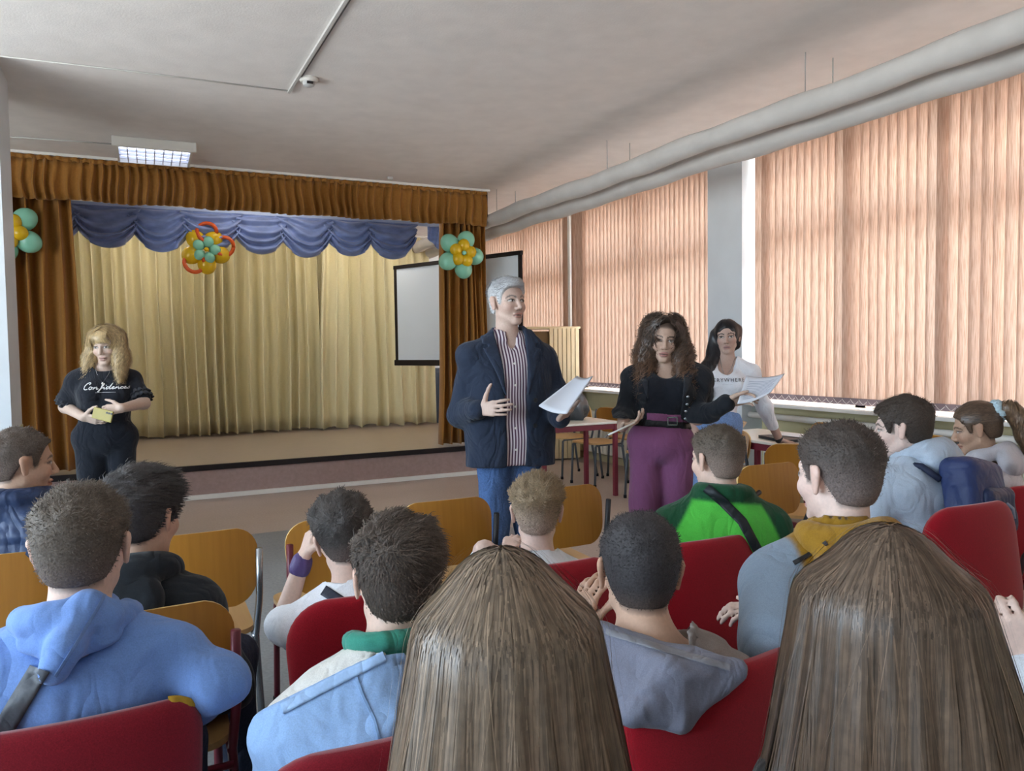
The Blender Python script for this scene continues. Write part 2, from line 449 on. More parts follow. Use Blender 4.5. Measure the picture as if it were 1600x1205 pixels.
# stage
m_riser = mat('stage_riser', '#a18983', .6, .3, noise=.08, scale=30)
m_stage = mat('stage_floor', '#a8998a', .3, .45, noise=.1, scale=14, stretch=(1, 6, 1))
m_dark = mat('dark_edge', '#1d1718', .5, .3)
st = empty('stage', (1.6, YS, 0), kind='structure')
MB().box((-2.7, .02, 0), (2.6, 4.1, STH - .02)).build('stage_body', m_riser, st)
MB().box((-2.7, .0, STH - .025), (2.6, 4.1, STH)).build('stage_floor', m_stage, st)
MB().box((-2.7, -.012, STH - .05), (2.6, .03, STH + .004), .004).build('stage_nosing', m_dark, st)
MB().box((-2.7, -.012, 0), (2.6, .03, .045), .004).build('baseboard', m_white, st)
# ceiling details
m_cable = mat('cable_duct', '#c7c5c2', .6)
e = empty('cable_duct', (1.08, 0, CEIL), label='thin grey cable duct running along the ceiling to the smoke detector', cat='cable duct')
MB().box((-.012, -2, -.018), (.006, 5.68, -.001)).build('duct', m_cable, e)
MB().tube([(.018, -2, -.008), (.018, 5.36, -.008), (.022, 5.34, -.008)], .004, 6).build('wire', mat('wire_grey', '#8f8d8b', .6), e, True)
e = empty('ceiling_cable', (0, 5.68, CEIL), label='faint white cable crossing the ceiling from pillar to duct', cat='cable')
MB().tube([(-.72, .03, -.006), (0, 0, -.006), (1.07, -.02, -.006)], .005, 6).build('wire', m_cable, e, True)
e = empty('lamp_cable', (-.5, 7.7, CEIL), label='white cable from the left wall to the ceiling lamp', cat='cable')
MB().tube([(-.6, .1, -.006), (0, .03, -.006), (.5, -.02, -.006)], .006, 6).build('wire', m_cable, e, True)
e = empty('smoke_detector', (1.15, 5.36, CEIL), label='round white smoke detector on the ceiling', cat='smoke detector')
MB().lathe([(.06, 0), (.062, -.018), (.05, -.028), (.001, -.028)], 24).build('base', m_white, e, auto=40)
MB().lathe([(.04, -.028), (.036, -.05), (.02, -.058), (.001, -.058)], 24).build('sensor_cap', mat('detector_grey', '#b8b8b8', .5), e, auto=40)
MB().box((-.02, -.046, -.048), (.02, -.034, -.034)).build('vent_slot', m_dark, e)
e = empty('ceiling_hook', (2.55, 8.05, CEIL), label='small grey bracket on the ceiling above the valance', cat='bracket')
MB().box((-.03, -.02, -.03), (.03, .02, 0), .004).build('bracket', m_cable, e)
# fluorescent lamp
m_lampin = mat('lamp_reflector', '#dfe9ff', .25, .6, emit=('#c9d8ff', .12))
m_tube = mat('lamp_tube', '#ffffff', .3, emit=('#eef3ff', 1.0))
e = empty('ceiling_lamp', (.28, 7.72, CEIL), -.02, label='square louvred fluorescent ceiling lamp above the stage valance', cat='lamp')
MB().box((-.3, -.30, -.03), (.3, .3, 0)).build('housing', m_white, e)
MB().box((-.33, -.335, -.085), (.33, -.29, 0), .012).build('front_rim', m_white, e)
MB().box((-.3, .28, -.085), (.3, .3, 0)).box((-.3, -.3, -.085), (-.285, .3, 0)).box((.285, -.3, -.085), (.3, .3, 0)).build('side_rim', m_white, e)
MB().box((-.285, -.29, -.034), (.285, .28, -.03)).build('reflector', m_lampin, e)
for k in range(4):
    MB().tube([(-.27, -.2 + k * .13, -.05), (.27, -.2 + k * .13, -.05)], .013, 8).build('tube', m_tube, e, True)
m_louver = mat('louver_white', '#dfe3ee', .3, .5)
for k in range(9):
    MB().box((-.285 + .0712 * (k) - .004, -.29, -.083), (-.285 + .0712 * k + .004, .28, -.062)).build('louver', m_louver, e)
for k in range(1, 4):
    MB().box((-.285, -.27 + k * .135 - .008, -.083), (.285, -.27 + k * .135 + .008, -.062)).build('louver_rail', m_louver, e)

for lb, x, yb, en in (('added unseen tube light brightening the gold curtain, left half of the stage', .2, 1.6, 24.0), ('added unseen tube light brightening the gold curtain, right half of the stage', 2.6, 1.6, 24.0), ('added tube light hidden close behind the valance to brighten the swags, middle of the stage', 1.4, .5, 9.0)):  # added lights, out of view, only to brighten the gold curtain and swags
    e = empty('added_stage_light', (x, YS + yb, CEIL), label=lb, cat='lamp', group='added stage lights')
    MB().box((-.65, -.05, -.05), (.65, .05, 0), .004).build('housing', m_white, e)
    MB().tube([(-.6, 0, -.075), (.6, 0, -.075)], .016, 10).build('tube', mat('added_light_tube_%d' % en, '#fff6e6', .3, emit=('#fff9f0', en)), e, True)

# two lagged pipes hung below the ceiling
m_lag = mat('pipe_lagging', '#c6c3c0', .8, .2, noise=.06, scale=5, bump=.3, bscale=14)
def lagpipe(x, z, r, label, seed):
    e = empty('ceiling_pipe', (x, 4, z), label=label, cat='pipe', group='lagged pipes under the ceiling')
    rr = random.Random(seed); ph = [rr.uniform(0, 6) for _ in range(4)]
    pts = [(.006 * math.sin(i * .31 + ph[0]) + .004 * math.sin(i * .93 + ph[2]), -6 + i * .12, .006 * math.sin(i * .27 + ph[1]) + .004 * math.sin(i * .8 + ph[3])) for i in range(121)]
    rs = [r * (1 + .05 * math.sin(i * .55 + ph[2]) + .03 * math.sin(i * 1.37 + ph[1])) for i in range(121)]
    MB().tube(pts, rs, 20).build('lagging', m_lag, e, True)
    for y in (-3.2, -.35, 1.9, 4.2, 6.5):
        MB().tube([(0, y, r * .9), (0, y, CEIL - z)], .004, 6).build('hanger_rod', mat('rod', '#9a9a98', .5), e)
    return e
lagpipe(3.86, 2.945, .078, 'thick grey lagged pipe hung under the ceiling, the nearer of two', 2)
lagpipe(4.10, 2.885, .080, 'thick grey lagged pipe hung under the ceiling, the one closer to the windows', 5)

# ================================================================ stage curtains
def curtain_mesh(x0, x1, z0, z1, npl, amp, seed, top_amp=.6, wav=0.0, flare=0.0, zrag=0.0, rows=14, pinch=0.0):
    r = random.Random(seed); n = npl * 12
    w = [r.uniform(.65, 1.35) for _ in range(npl)]; s = sum(w); edges = [0]
    for a in w: edges.append(edges[-1] + a / s)
    am = [r.uniform(.6, 1.25) for _ in range(npl)]; ph = [r.uniform(-.5, .5) for _ in range(npl + 1)]
    def fn(u, v):
        k = 0
        while k < npl - 1 and u > edges[k + 1]: k += 1
        t = (u - edges[k]) / (edges[k + 1] - edges[k])
        a = amp * (am[k] * (1 - t) + am[min(k + 1, npl - 1)] * t) * (1 + (top_amp - 1) * v)
        c = math.sin(2 * math.pi * t)
        y = a * (math.copysign(abs(c) ** .75, c)) + wav * math.sin(u * 7 + seed) + .25 * a * math.sin(2 * math.pi * (t * 2 + ph[k]) + v * 2)
        x = x0 + (x1 - x0) * u + .35 * a * math.sin(2 * math.pi * t + 1.3) + (u - .5) * flare * (1 - v)
        x += .012 * math.sin(v * 5 + 9 * u + seed)
        z = z0 + (z1 - z0) * v + (zrag * math.sin(u * 40 + seed) * (1 - v) if zrag else 0)
        return (x, -y, z)
    mb = MB(); mb.grid(fn, n, rows); return mb
m_brown = mat('curtain_brown', '#9c6a2c', .75, .3, noise=.10, scale=60, sheen=.15, trans=.02)
m_gold = mat('curtain_gold', '#e6daaf', .55, .4, noise=.05, scale=80, sheen=.1, trans=.03)
def curtain(name, label, x, y, z, mb, m, top=None):
    e = empty(name, (x, y, z), label=label, cat='curtain')
    mb.build('cloth', m, e, True, solid=.008)
    if top: top(e)
    return e
def rail(e, w, h, m=m_white, t=.03, y=0.0): MB().box((-w / 2, y - t / 2, h), (w / 2, y + t / 2, h + .035), .004).build('rail', m, e)
# gold back curtain: two overlapping panels
e = empty('gold_curtain', (1.0, 11.1, STH), label='pale gold pleated back curtain of the stage, wide left panel', cat='curtain', group='gold stage curtains')
curtain_mesh(-1.75, 1.55, .03, 2.75, 23, .105, 4, .75, .03, 0, .012).build('cloth', m_gold, e, True, solid=.008)
rail(e, 3.4, 2.75)
e = empty('gold_curtain', (3.2, 11.0, STH), label='pale gold pleated back curtain of the stage, narrower right panel by the screen', cat='curtain', group='gold stage curtains')
curtain_mesh(-.75, .84, .03, 2.75, 9, .085, 9, .8, .04, .16, .02).build('cloth', m_gold, e, True, solid=.008)
rail(e, 1.7, 2.75)
# brown proscenium curtains
curtain('brown_curtain', 'brown velvet side curtain at the left of the stage', -.70, YS + .12, STH, curtain_mesh(-.32, .27, .03, 2.6, 5, .085, 3, .9, 0, .06), m_brown)
curtain('brown_curtain', 'brown velvet side curtain right of the stage, behind the balloon flower', 3.44, YS + .12, STH, curtain_mesh(-.22, .31, .03, 2.6, 7, .075, 12, .8, 0, .14), m_brown)
e = curtain('valance', 'long gathered brown velvet valance across the top of the stage', 1.4, YS + .02, 2.86, curtain_mesh(-2.38, 2.36, 0, .36, 54, .045, 21, .4, 0, 0, .008, 5), m_brown)
MB().grid(lambda u, v: (-2.38 + 4.74 * u, -.012 + .02 * math.sin(u * 420) * .6, .345 + .04 * v + .006 * math.sin(u * 260)), 500, 2).build('ruffle_heading', m_brown, e, True, solid=.006)
MB().box((-2.4, -.03, .385), (2.4, .03, .41), .004).build('rail', m_white, e)
MB().box((-2.4, .05, .1), (2.4, .07, .40)).build('pelmet_board', m_dark, e)
# blue satin swags
m_blue = mat('satin_blue', '#6f80b0', .28, .6, noise=.25, scale=7, sheen=.3, stretch=(1, 1, 2.5))
m_lblue = mat('satin_light_blue', '#a7b5d2', .5, .4)
YSW = 9.3
sv = empty('blue_swag_valance', (0, YSW, 2.6), label='row of blue satin swags hanging above the gold curtain', cat='swag')
sx0, sx1 = -.70, 3.62; SWR = 3.26
MB().box((sx0 - .15, -.02, .385), (3.62, .03, .43), .004).build('heading_band', m_lblue, sv)
def swag_mesh(w, D, seed):
    r = random.Random(seed); p = r.uniform(0, 6)
    def fn(u, v):
        s = 2 * u - 1
        dep = D * (.46 + .54 * (1 - s * s) ** .8) 
        sag = (1 - s * s)
        z = -v * dep + .02 * math.sin(v * 9) * sag
        fold = math.sin(v * 26 + 1.5 * math.sin(3 * s + p) + p + 5.2 * s * s)
        y = -.05 - .06 * sag * math.sin(v * 2.6) - .030 * fold * (.35 + .65 * v ** .4) * (1 if v > 0 else 0)
        x = s * w / 2 * (1 - .10 * v * (abs(s) > .5)) + .01 * math.sin(v * 14 + p)
        return (x, y, z)
    mb = MB(); mb.grid(fn, 28, 44); return mb
nsw = 8; pw = (SWR - sx0) / (nsw - .3)
for k in range(nsw):
    cx = sx0 + pw * (k - .02) + .02
    o = swag_mesh(pw * 1.26, .43 + .02 * (k % 3), k).build('swag', m_blue, sv, True, (cx + .03, -.012 * (k % 2) - .004, .39), solid=.005)
e = empty('blue_swag', (3.61, YSW + .1, 2.6), label='short blue satin tail hanging beside the right brown curtain', cat='swag')
MB().grid(lambda u, v: (-.16 + .34 * u, -.02 * math.sin(u * 22 + v * 3), .41 - (.46 - .30 * (1 - u)) * v), 24, 10).build('tail', m_blue, e, True, solid=.005)
MB().box((-.17, -.02, .4), (.2, .03, .43)).build('heading_band', m_lblue, e)

# projection screen on a tripod
a = W(622, 10.6, 0); b = W(820, 9.1, 0)
sc_c = (a + b) / 2; sw = np.linalg.norm((b - a)[:2]); ang = math.atan2(b[1] - a[1], b[0] - a[0])
m_screen = mat('screen_white', '#dbe3ea', .8, .2)
e = empty('projection_screen', (sc_c[0], sc_c[1], STH * 0 ), ang, label='white projection screen with black border on a tripod, beside the stage', cat='screen')
zb, zt_ = 1.27, 2.57
MB().box((-sw / 2 + .05, -.006, zb + .04), (sw / 2 - .05, .006, zt_ - .04)).build('screen_surface', m_screen, e)
MB().box((-sw / 2, -.02, zt_ - .05), (sw / 2, .02, zt_), .006).build('top_bar', m_dark, e)
MB().box((-sw / 2 - .0, -.035, zb - .03), (sw / 2 + .0, .035, zb + .045), .01).build('bottom_case', m_dark, e)
MB().box((-sw / 2, -.008, zb), (-sw / 2 + .055, .008, zt_ - .02)).build('side_border', m_dark, e)
MB().box((sw / 2 - .055, -.008, zb), (sw / 2, .008, zt_ - .02)).build('side_border', m_dark, e)
MB().tube([(0.3, .06, STH * 0 + .35), (0.3, .06, zt_ + .03)], .014, 8).build('pole', m_dark, e)
for k in range(3):
    q = k * 2.094 + .5
    MB().tube([(0.3, .06, .8), (0.3 + .45 * math.cos(q), .06 + .45 * math.sin(q), STH + .012)], .011, 8).build('leg', m_dark, e)

# balloon flowers
m_mint = mat('balloon_mint', '#8fd0b4', .25, .5, trans=.15)
m_yel = mat('balloon_yellow', '#e2b81c', .25, .5, trans=.15)
m_ora = mat('balloon_orange', '#d8571c', .25, .5, trans=.1)
def balloon(name, c, r, m, par, el=1.15, ax=None, knot=None):
    """a balloon: slightly egg shaped, with neck and knot"""
    ax = Vector(ax if ax is not None else (0, 0, 1)).normalized(); q = ax.to_track_quat('Z', 'Y').to_matrix().to_4x4()
    prof = []
    for i in range(15):
        t = math.pi * i / 14; rr = math.sin(t) * (1 + .0); z = -math.cos(t) * el
        if z < 0: rr *= 1 - .12 * (-z) ** 2
        prof.append((max(rr, .02) * r, z * r))
    prof = [(r * .09, -r * (el + .14)), (r * .045, -r * (el + .06))] + prof
    M = Matrix.Translation(Vector(c)) @ q
    return MB().lathe(prof, 20, M).build(name, m, par, True)
def flower(loc, label, petal_r, ring, n1, m1, r2, ring2, m2, rot=0., face=(0, -1, 0), centre=m_mint, cr=.025):
    e = empty('balloon_flower', loc, label=label, cat='balloon flower', group='balloon flowers on the stage')
    for k in range(n1):
        q = rot + k * 2 * math.pi / n1
        balloon('petal_balloon', (ring * math.cos(q), 0, ring * math.sin(q)), petal_r, m1, e, 1.12, (math.cos(q), 0, math.sin(q)))
    for k in range(5):
        q = rot + .3 + k * 2 * math.pi / 5
        balloon('inner_balloon', (ring2 * math.cos(q), -petal_r * .75, ring2 * math.sin(q)), r2, m2, e, 1.08, (math.cos(q), -.4, math.sin(q)))
    balloon('centre_balloon', (0, -petal_r * 1.15, 0), cr, centre, e, 1.05, (0, -1, 0))
    return e
p = W(725, 8.75, 0); zc = P(725, 399, 8.75)[2]
flower((p[0], p[1], zc), 'mint and yellow balloon flower on the right brown curtain', .098, .165, 5, m_mint, .068, .085, m_yel, 1.15)
p = P(14, 362, 6.9)
flower((p[0], p[1], p[2]), 'mint and yellow balloon flower at the left edge, half hidden by the pillar', .098, .165, 5, m_mint, .068, .085, m_yel, .75)
p = P(321, 392, 8.6)
fl = flower((p[0], p[1] - .02, p[2]), 'orange ringed balloon flower with mint centre on the blue swags', .098, .15, 5, m_yel, .058, .088, m_mint, 1.0, centre=m_yel)
for k in range(3):
    q = [.25, 1.5, 4.0][k]; c = Vector((.19 * math.cos(q), -.06, .19 * math.sin(q)))
    pts = [c + Vector((.1 * math.cos(a), -.03 * math.sin(2 * a), .1 * math.sin(a))) for a in [i * 2 * math.pi / 24 for i in range(25)]]
    MB().tube(pts, .021, 10).build('ring_balloon', m_ora, fl, True)
# ================================================================ furniture
m_maroon = mat('frame_maroon', '#6d1f2e', .4, .5)
m_dmaroon = mat('frame_dark_maroon', '#40161f', .4, .5)
m_chrome = mat('frame_chrome', '#a8adb3', .25, .5, metal=.9)
m_black = mat('frame_black', '#23252a', .45, .4)
m_rubber = mat('rubber', '#1c1c1e', .8, .2)
m_foam = mat('foam_yellow', '#ab8630', .95, .1, noise=.2, scale=60)
def wood_material(name, c1, c2):
    m = mat(name, c1, .35, .45); nt = m.node_tree; b = nt.nodes['Principled BSDF']
    tc = nt.nodes.new('ShaderNodeTexCoord'); mp = nt.nodes.new('ShaderNodeMapping'); mp.inputs['Scale'].default_value = (60, 60, 4)
    n = nt.nodes.new('ShaderNodeTexNoise'); n.inputs['Scale'].default_value = 1; n.inputs['Detail'].default_value = 6
    mx = nt.nodes.new('ShaderNodeMix'); mx.data_type = 'RGBA'
    mx.inputs['A'].default_value = (*lin(c1), 1); mx.inputs['B'].default_value = (*lin(c2), 1)
    nt.links.new(tc.outputs['Object'], mp.inputs[0]); nt.links.new(mp.outputs[0], n.inputs['Vector'])
    nt.links.new(n.outputs['Fac'], mx.inputs['Factor']); nt.links.new(mx.outputs['Result'], b.inputs['Base Color'])
    return m
m_ply = wood_material('plywood_back', '#a06a24', '#b98132')
m_plye = mat('plywood_edge', '#dcb878', .6)
m_seatw = wood_material('plywood_seat', '#b98d55', '#cfa872')
m_red = mat('red_upholstery', '#96101f', .95, .15, noise=.25, scale=500, sheen=.25)
m_dred = mat('dark_red_upholstery', '#7d1522', .95, .15, noise=.25, scale=500, sheen=.25)

def plate(w_top, w_bot, h, rad, th, bend, puff=0.0, nu=18, nv=18, wave=0.0):
    """rounded panel in the XZ plane (front to -Y), base at z=0; bend = depth of curve; puff = pillowed faces"""
    mb = MB()
    def hw(z):
        t = z / h; w = (w_bot + (w_top - w_bot) * t) / 2
        for e0, s in ((0, 1), (h, -1)):
            dz = (z - e0) * s
            if dz < rad: w -= rad - math.sqrt(max(rad * rad - (rad - dz) ** 2, 0))
        return max(w, .004)
    zs = [h * (.5 - .5 * math.cos(math.pi * j / nv)) for j in range(nv + 1)]
    zs[0] = rad * .01; zs[-1] = h - rad * .01
    def surf(side):
        def fn(u, v):
            j = int(round(v * nv)); z = zs[j]; s = math.sin((u - .5) * math.pi)
            x = s * hw(z)
            ev = (2 * z / h - 1)
            t = th / 2 * ((1 - abs(s) ** 6) * (1 - abs(ev) ** 8)) ** .35 if puff else th / 2 * .999
            y = side * t + bend * ((x / (w_top / 2)) ** 2)
            y += wave * math.sin(3 * z / h)
            return (x, -y, z)
        return fn
    n = (nu + 1) * (nv + 1)
    mb.grid(surf(1), nu, nv); mb.grid(surf(-1), nu, nv)
    bd = [i for i in range(nu + 1)] + [j * (nu + 1) + nu for j in range(1, nv + 1)] + \
         [nv * (nu + 1) + i for i in range(nu - 1, -1, -1)] + [j * (nu + 1) for j in range(nv - 1, 0, -1)]
    for i in range(len(bd)):
        a, b = bd[i], bd[(i + 1) % len(bd)]
        mb.f.append((a, b, b + n, a + n))
    return mb

def edged(mb, name, m, par, **k):
    o = mb.build(name, m, par, **k); me = o.data; me.materials.append(m_plye); n = len(me.polygons)
    for i in range(n - 72, n): me.polygons[i].material_index = 1
    return o
# chairs: local +Y is the way the sitter faces; origin on the floor under the seat centre
def wooden_chair(label, loc, rz=0.0, frame=None, group='plywood chairs', seat_m=None, bent_posts=False, top=.83, w=.42):
    fm = frame or m_maroon
    e = empty('wooden_chair', loc, rz, label=label, cat='chair', group=group)
    s = plate(.41, .38, .40, .07, .018, 0.0).build('seat', seat_m or m_seatw, e, auto=40, loc=(0, -.2, .45), rot=(math.radians(-90), 0, 0))
    bk = edged(plate(w, w * .93, .27, .09, .014, .03), 'backrest', m_ply, e, auto=40, loc=(0, -.235, top - .27), rot=(math.radians(7), 0, math.pi))
    for sx in (-1, 1):
        MB().tube([(sx * .19, .19, .0), (sx * .185, .17, .42), (sx * .18, .12, .435)], .0125, 8).build('leg', fm, e, True)
        if bent_posts:
            pts = [(sx * .20, -.26, .0), (sx * .19, -.19, .43), (sx * .21, -.225, .50), (sx * .215, -.27, .6), (sx * .19, -.285, .68), (sx * .13, -.268, .70)]
        else:
            pts = [(sx * .20, -.26, .0), (sx * .19, -.19, .43), (sx * .2, -.22, .56), (sx * .2, -.235, .60), (sx * .2, -.255, .76)]
        MB().tube(pts, .0125, 8).build('back_post' if not bent_posts else 'back_post', fm if not bent_posts else m_black, e, True)
        MB().tube([(sx * .185, .16, .435), (sx * .188, -.2, .43)], .011, 8).build('side_rail', fm, e, True)
        for y in (.19, -.26): MB().tube([(sx * (.19 if y > 0 else .2), y, 0), (sx * (.19 if y > 0 else .2), y, .03)], .016, 8).build('foot_cap', m_rubber, e, True)
    MB().tube([(-.19, -.21, .40), (.19, -.21, .40)], .010, 8).build('crossbar', fm, e, True)
    return e

def red_chair(label, loc, rz=0.0, m=None, top=.83, worn=False, frame=None, w=.46, rad=.12):
    m = m or m_red; fm = frame or m_dmaroon
    e = empty('red_chair', loc, rz, label=label, cat='chair', group='red upholstered chairs')
    plate(.46, .43, .44, .10, .07, 0.0, puff=1).build('seat', m, e, True, loc=(0, -.22, .435), rot=(math.radians(-90), 0, 0))
    bk = plate(w, w * .9, .41, rad, .055, .045, puff=1, nu=24, nv=24).build('backrest', m, e, True, loc=(0, -.225, top - .405), rot=(math.radians(9), 0, math.pi))
    if worn:
        pm = MB()
        def worn_fn(u, v):                      # strip of bare foam along the rounded top corner
            q = .70 + .8 * u; r_ = rad; cx_, cz_ = -(w / 2 - r_), .41 - r_
            th_ = (v - .5) * 2; k_ = math.sin(math.pi * u) ** .5 * (1 + .2 * math.sin(9 * u))
            rad_ = r_ + .004 - .03 * abs(th_) ** 2 * k_
            x_ = cx_ - rad_ * math.cos(q); z_ = cz_ + rad_ * math.sin(q)
            return (x_, -.045 * (x_ / (w / 2)) ** 2 - th_ * .017 * k_, z_)
        pm.grid(worn_fn, 14, 8); pm.build('worn_patch', m_foam, bk, True, solid=.003)
    for sx in (-1, 1):
        MB().tube([(sx * .215, .2, 0), (sx * .21, .18, .40)], .014, 8).build('leg', fm, e, True)
        MB().tube([(sx * .225, -.29, 0), (sx * .215, -.215, .42), (sx * .21, -.255, .56), (sx * .17, -.262, .60)], .014, 8).build('leg', fm, e, True)
        MB().tube([(sx * .21, .18, .40), (sx * .215, -.215, .42)], .013, 8).build('side_rail', fm, e, True)
    MB().tube([(-.21, .17, .39), (.21, .17, .39)], .011, 8).build('crossbar', fm, e, True)
    MB().tube([(-.215, -.215, .41), (.215, -.215, .41)], .011, 8).build('crossbar', fm, e, True)
    return e

# chair positions: the row lines run along X; loc = seat centre, the back stands about 0.25 m nearer the camera
def at_back(x, y): return (x, y + .25, 0)
red_chair('red chair at the lower left with worn foam corner, under the blue hoodie boy', at_back(-.12, 1.41), -.02, m_dred, worn=True, rad=.065)
red_chair('red upholstered chair under the boy in the pale blue jacket', at_back(.36, 1.10), 0, m_dred)
red_chair('bright red upholstered chair under the boy in the taupe hooded jacket', at_back(.99, 1.03), .05, m_red, top=.85, rad=.085)
red_chair('dark red upholstered chair under the boy with the mustard hood', at_back(1.42, 1.05), 0, m_dred)
red_chair('red upholstered chair under the boy resting his head on his hand', at_back(.56, 1.84), -.05, m_red)
red_chair('red upholstered chair under the fair boy in the grey shirt', at_back(1.10, 1.86), 0, m_red)
red_chair('red upholstered chair under the boy in the green jacket', at_back(1.69, 1.87), .0, m_red)
red_chair('bright red upholstered chair at the right edge behind the backpack', at_back(2.54, 1.56), -.03, m_red, top=.91)
red_chair('red upholstered chair under the long-haired girl in the lower middle', at_back(.36, .42), 0, m_red)
red_chair('red upholstered chair under the long-haired girl at lower right', at_back(.97, .30), 0, m_red)
red_chair('red upholstered chair under the ponytailed girl by the window', (3.52, 2.2, 0), 0, m_red)
red_chair('red upholstered chair in the front corner, under the child cut off by the right edge', (1.55, .62, 0), 0, m_red)
wooden_chair('plywood chair with dark red frame under the boy in the black hoodie', at_back(.02, 2.03), 0, top=.83)
wooden_chair('plywood chair at the left edge under the boy in the navy jacket', at_back(-.36, 2.84), 0)
wooden_chair('empty plywood chair with chrome legs right of the black hoodie boy', at_back(.19, 2.84), .02, m_chrome)
wooden_chair('empty plywood chair beyond the boy resting his head on his hand', at_back(.70, 2.84), 0)
wooden_chair('empty plywood chair in front of the man in jeans', at_back(1.17, 2.96), 0, m_black)
wooden_chair('empty plywood chair right of the fair boy, in front of the women', at_back(1.74, 2.98), 0, m_black)
wooden_chair('plywood chair with curved black side brackets between green jacket and mustard hood', at_back(3.02, 3.02), -.05, m_chrome, bent_posts=True)
wooden_chair('plywood chair turned away behind the boy with the mustard hood, near the table leg', (3.6, 3.45, 0), 2.3, m_chrome)

# tables with maroon frames
m_top = mat('table_top', '#ded8cb', .35, .45, noise=.03, scale=20)
def table(label, cx, cy, lx, ly, rz=0.):
    e = empty('table', (cx, cy, 0), rz, label=label, cat='table', group='maroon framed tables by the windows')
    H = .73
    MB().box((-lx / 2, -ly / 2, H - .022), (lx / 2, ly / 2, H), .008).build('table_top', m_top, e)
    for s in (-1, 1):
        MB().box((-lx / 2 + .02, s * (ly / 2 - .03) - .015, H - .075), (lx / 2 - .02, s * (ly / 2 - .03) + .015, H - .022), .003).build('apron', m_maroon, e)
        MB().box((s * (lx / 2 - .035) - .015, -ly / 2 + .03, H - .075), (s * (lx / 2 - .035) + .015, ly / 2 - .03, H - .022), .003).build('apron', m_maroon, e)
        for q in (-1, 1):
            x = s * (lx / 2 - .035); y = q * (ly / 2 - .03)
            MB().box((x - .02, y - .02, 0), (x + .02, y + .02, H - .022), .004).build('leg', m_maroon, e)
    return e
table('maroon framed table with the dark bag on it, behind the man', 3.84, 6.64, .86, .6)
t2 = table('maroon framed table the dark-haired woman leans on', 4.56, 4.55, .64, 1.15)
MB().box((-.30, -.5, .13), (-.27, .5, .17), .004).build('foot_rail', m_maroon, t2)
m_dgrey = mat('frame_grey', '#4a4d52', .4, .5)
for lb, x, y, a in [('plywood seat chair just beyond the table with the bag', 4.45, 7.05, math.pi / 2 + .15),
                    ('plywood seat chair against the wall right of the bag', 5.0, 7.2, math.pi / 2),
                    ('plywood seat chair farthest from the camera, beyond the bag table', 4.45, 7.65, math.pi / 2),
                    ('plywood seat chair between the two tables, behind the curly-haired woman', 4.42, 6.02, math.pi / 2 - .1),
                    ('plywood chair with its back to the radiator, behind the right table', 5.0, 4.62, math.pi / 2),
                    ('plywood seat chair pushed under the right table', 4.40, 4.75, -math.pi / 2 + .1),
                    ('plywood chair beside the radiator left of the backpack boy', 4.9, 3.7, math.pi / 2)]:
    wooden_chair(lb, (x, y, 0), a, m_dgrey, group='plywood chairs at the tables', top=.80)

# dark plastic bag on the far table
def blob(name, c, r, m, par, seed, n=28, amp=.12):
    rr = np.random.RandomState(seed); k = rr.uniform(2, 7, (6, 3)); ph = rr.uniform(0, 6, 6)
    mb = MB()
    def fn(u, v):
        a = 2 * math.pi * u; t = math.pi * (v * .98 + .01)
        d = np.array([math.sin(t) * math.cos(a), math.sin(t) * math.sin(a), math.cos(t)])
        s = 1 + amp * sum(math.sin(k[i].dot(d) + ph[i]) for i in range(6)) / 2
        p = np.array(c) + d * np.array(r) * s
        p[2] = max(p[2], c[2] - r[2] * .8)
        return tuple(p)
    mb.grid(fn, n, n // 2 + 4); return mb.build(name, m, par, True)
e = empty('plastic_bag', (3.93, 6.72, .735), label='crumpled dark grey plastic bag on the table behind the papers', cat='bag')
m_bag = mat('bag_plastic', '#44474b', .3, .6, bump=.5, bscale=22)
blob('bag_body', (0, 0, .12), (.17, .16, .155), m_bag, e, 4)
blob('bag_knot', (.02, .1, .29), (.06, .07, .05), m_bag, e, 9, 18, .25)

# slatted wooden cupboard by the far window
m_pine = wood_material('pine', '#bba47c', '#cdb992')
m_pined = mat('pine_gap', '#5a4425', .8)
cp = W(862, 10.2, 0)
e = empty('slatted_cupboard', (cp[0], cp[1], 0), -.2, label='light pine slatted cupboard behind the man, in front of the far blind', cat='cupboard')
MB().box((-.34, -.1, .02), (.34, .18, 1.66)).build('body', m_pined, e)
for k in range(7):
    x = -.05 + k * .058
    MB().box((x, -.125, .02), (x + .05, -.1, 1.70), .004).build('slat', m_pine, e)
MB().box((-.36, -.12, 1.69), (.37, .2, 1.72), .004).build('top_board', m_pine, e)
MB().box((-.36, -.125, .02), (-.32, .18, 1.69)).build('side_board', m_pine, e)
e = empty('storage_cabinet', (4.45, 11.7, 0), label='slate blue low cabinet beyond the gold curtain end', cat='cabinet')
m_slate = mat('slate_paint', '#4d5766', .6)
MB().box((-.4, -.25, .0), (.6, .25, 1.15), .01).build('body', m_slate, e)
MB().box((-.38, -.27, .05), (.08, -.25, 1.1), .005).build('door', m_slate, e)
MB().box((.1, -.27, .05), (.58, -.25, 1.1), .005).build('door', m_slate, e)

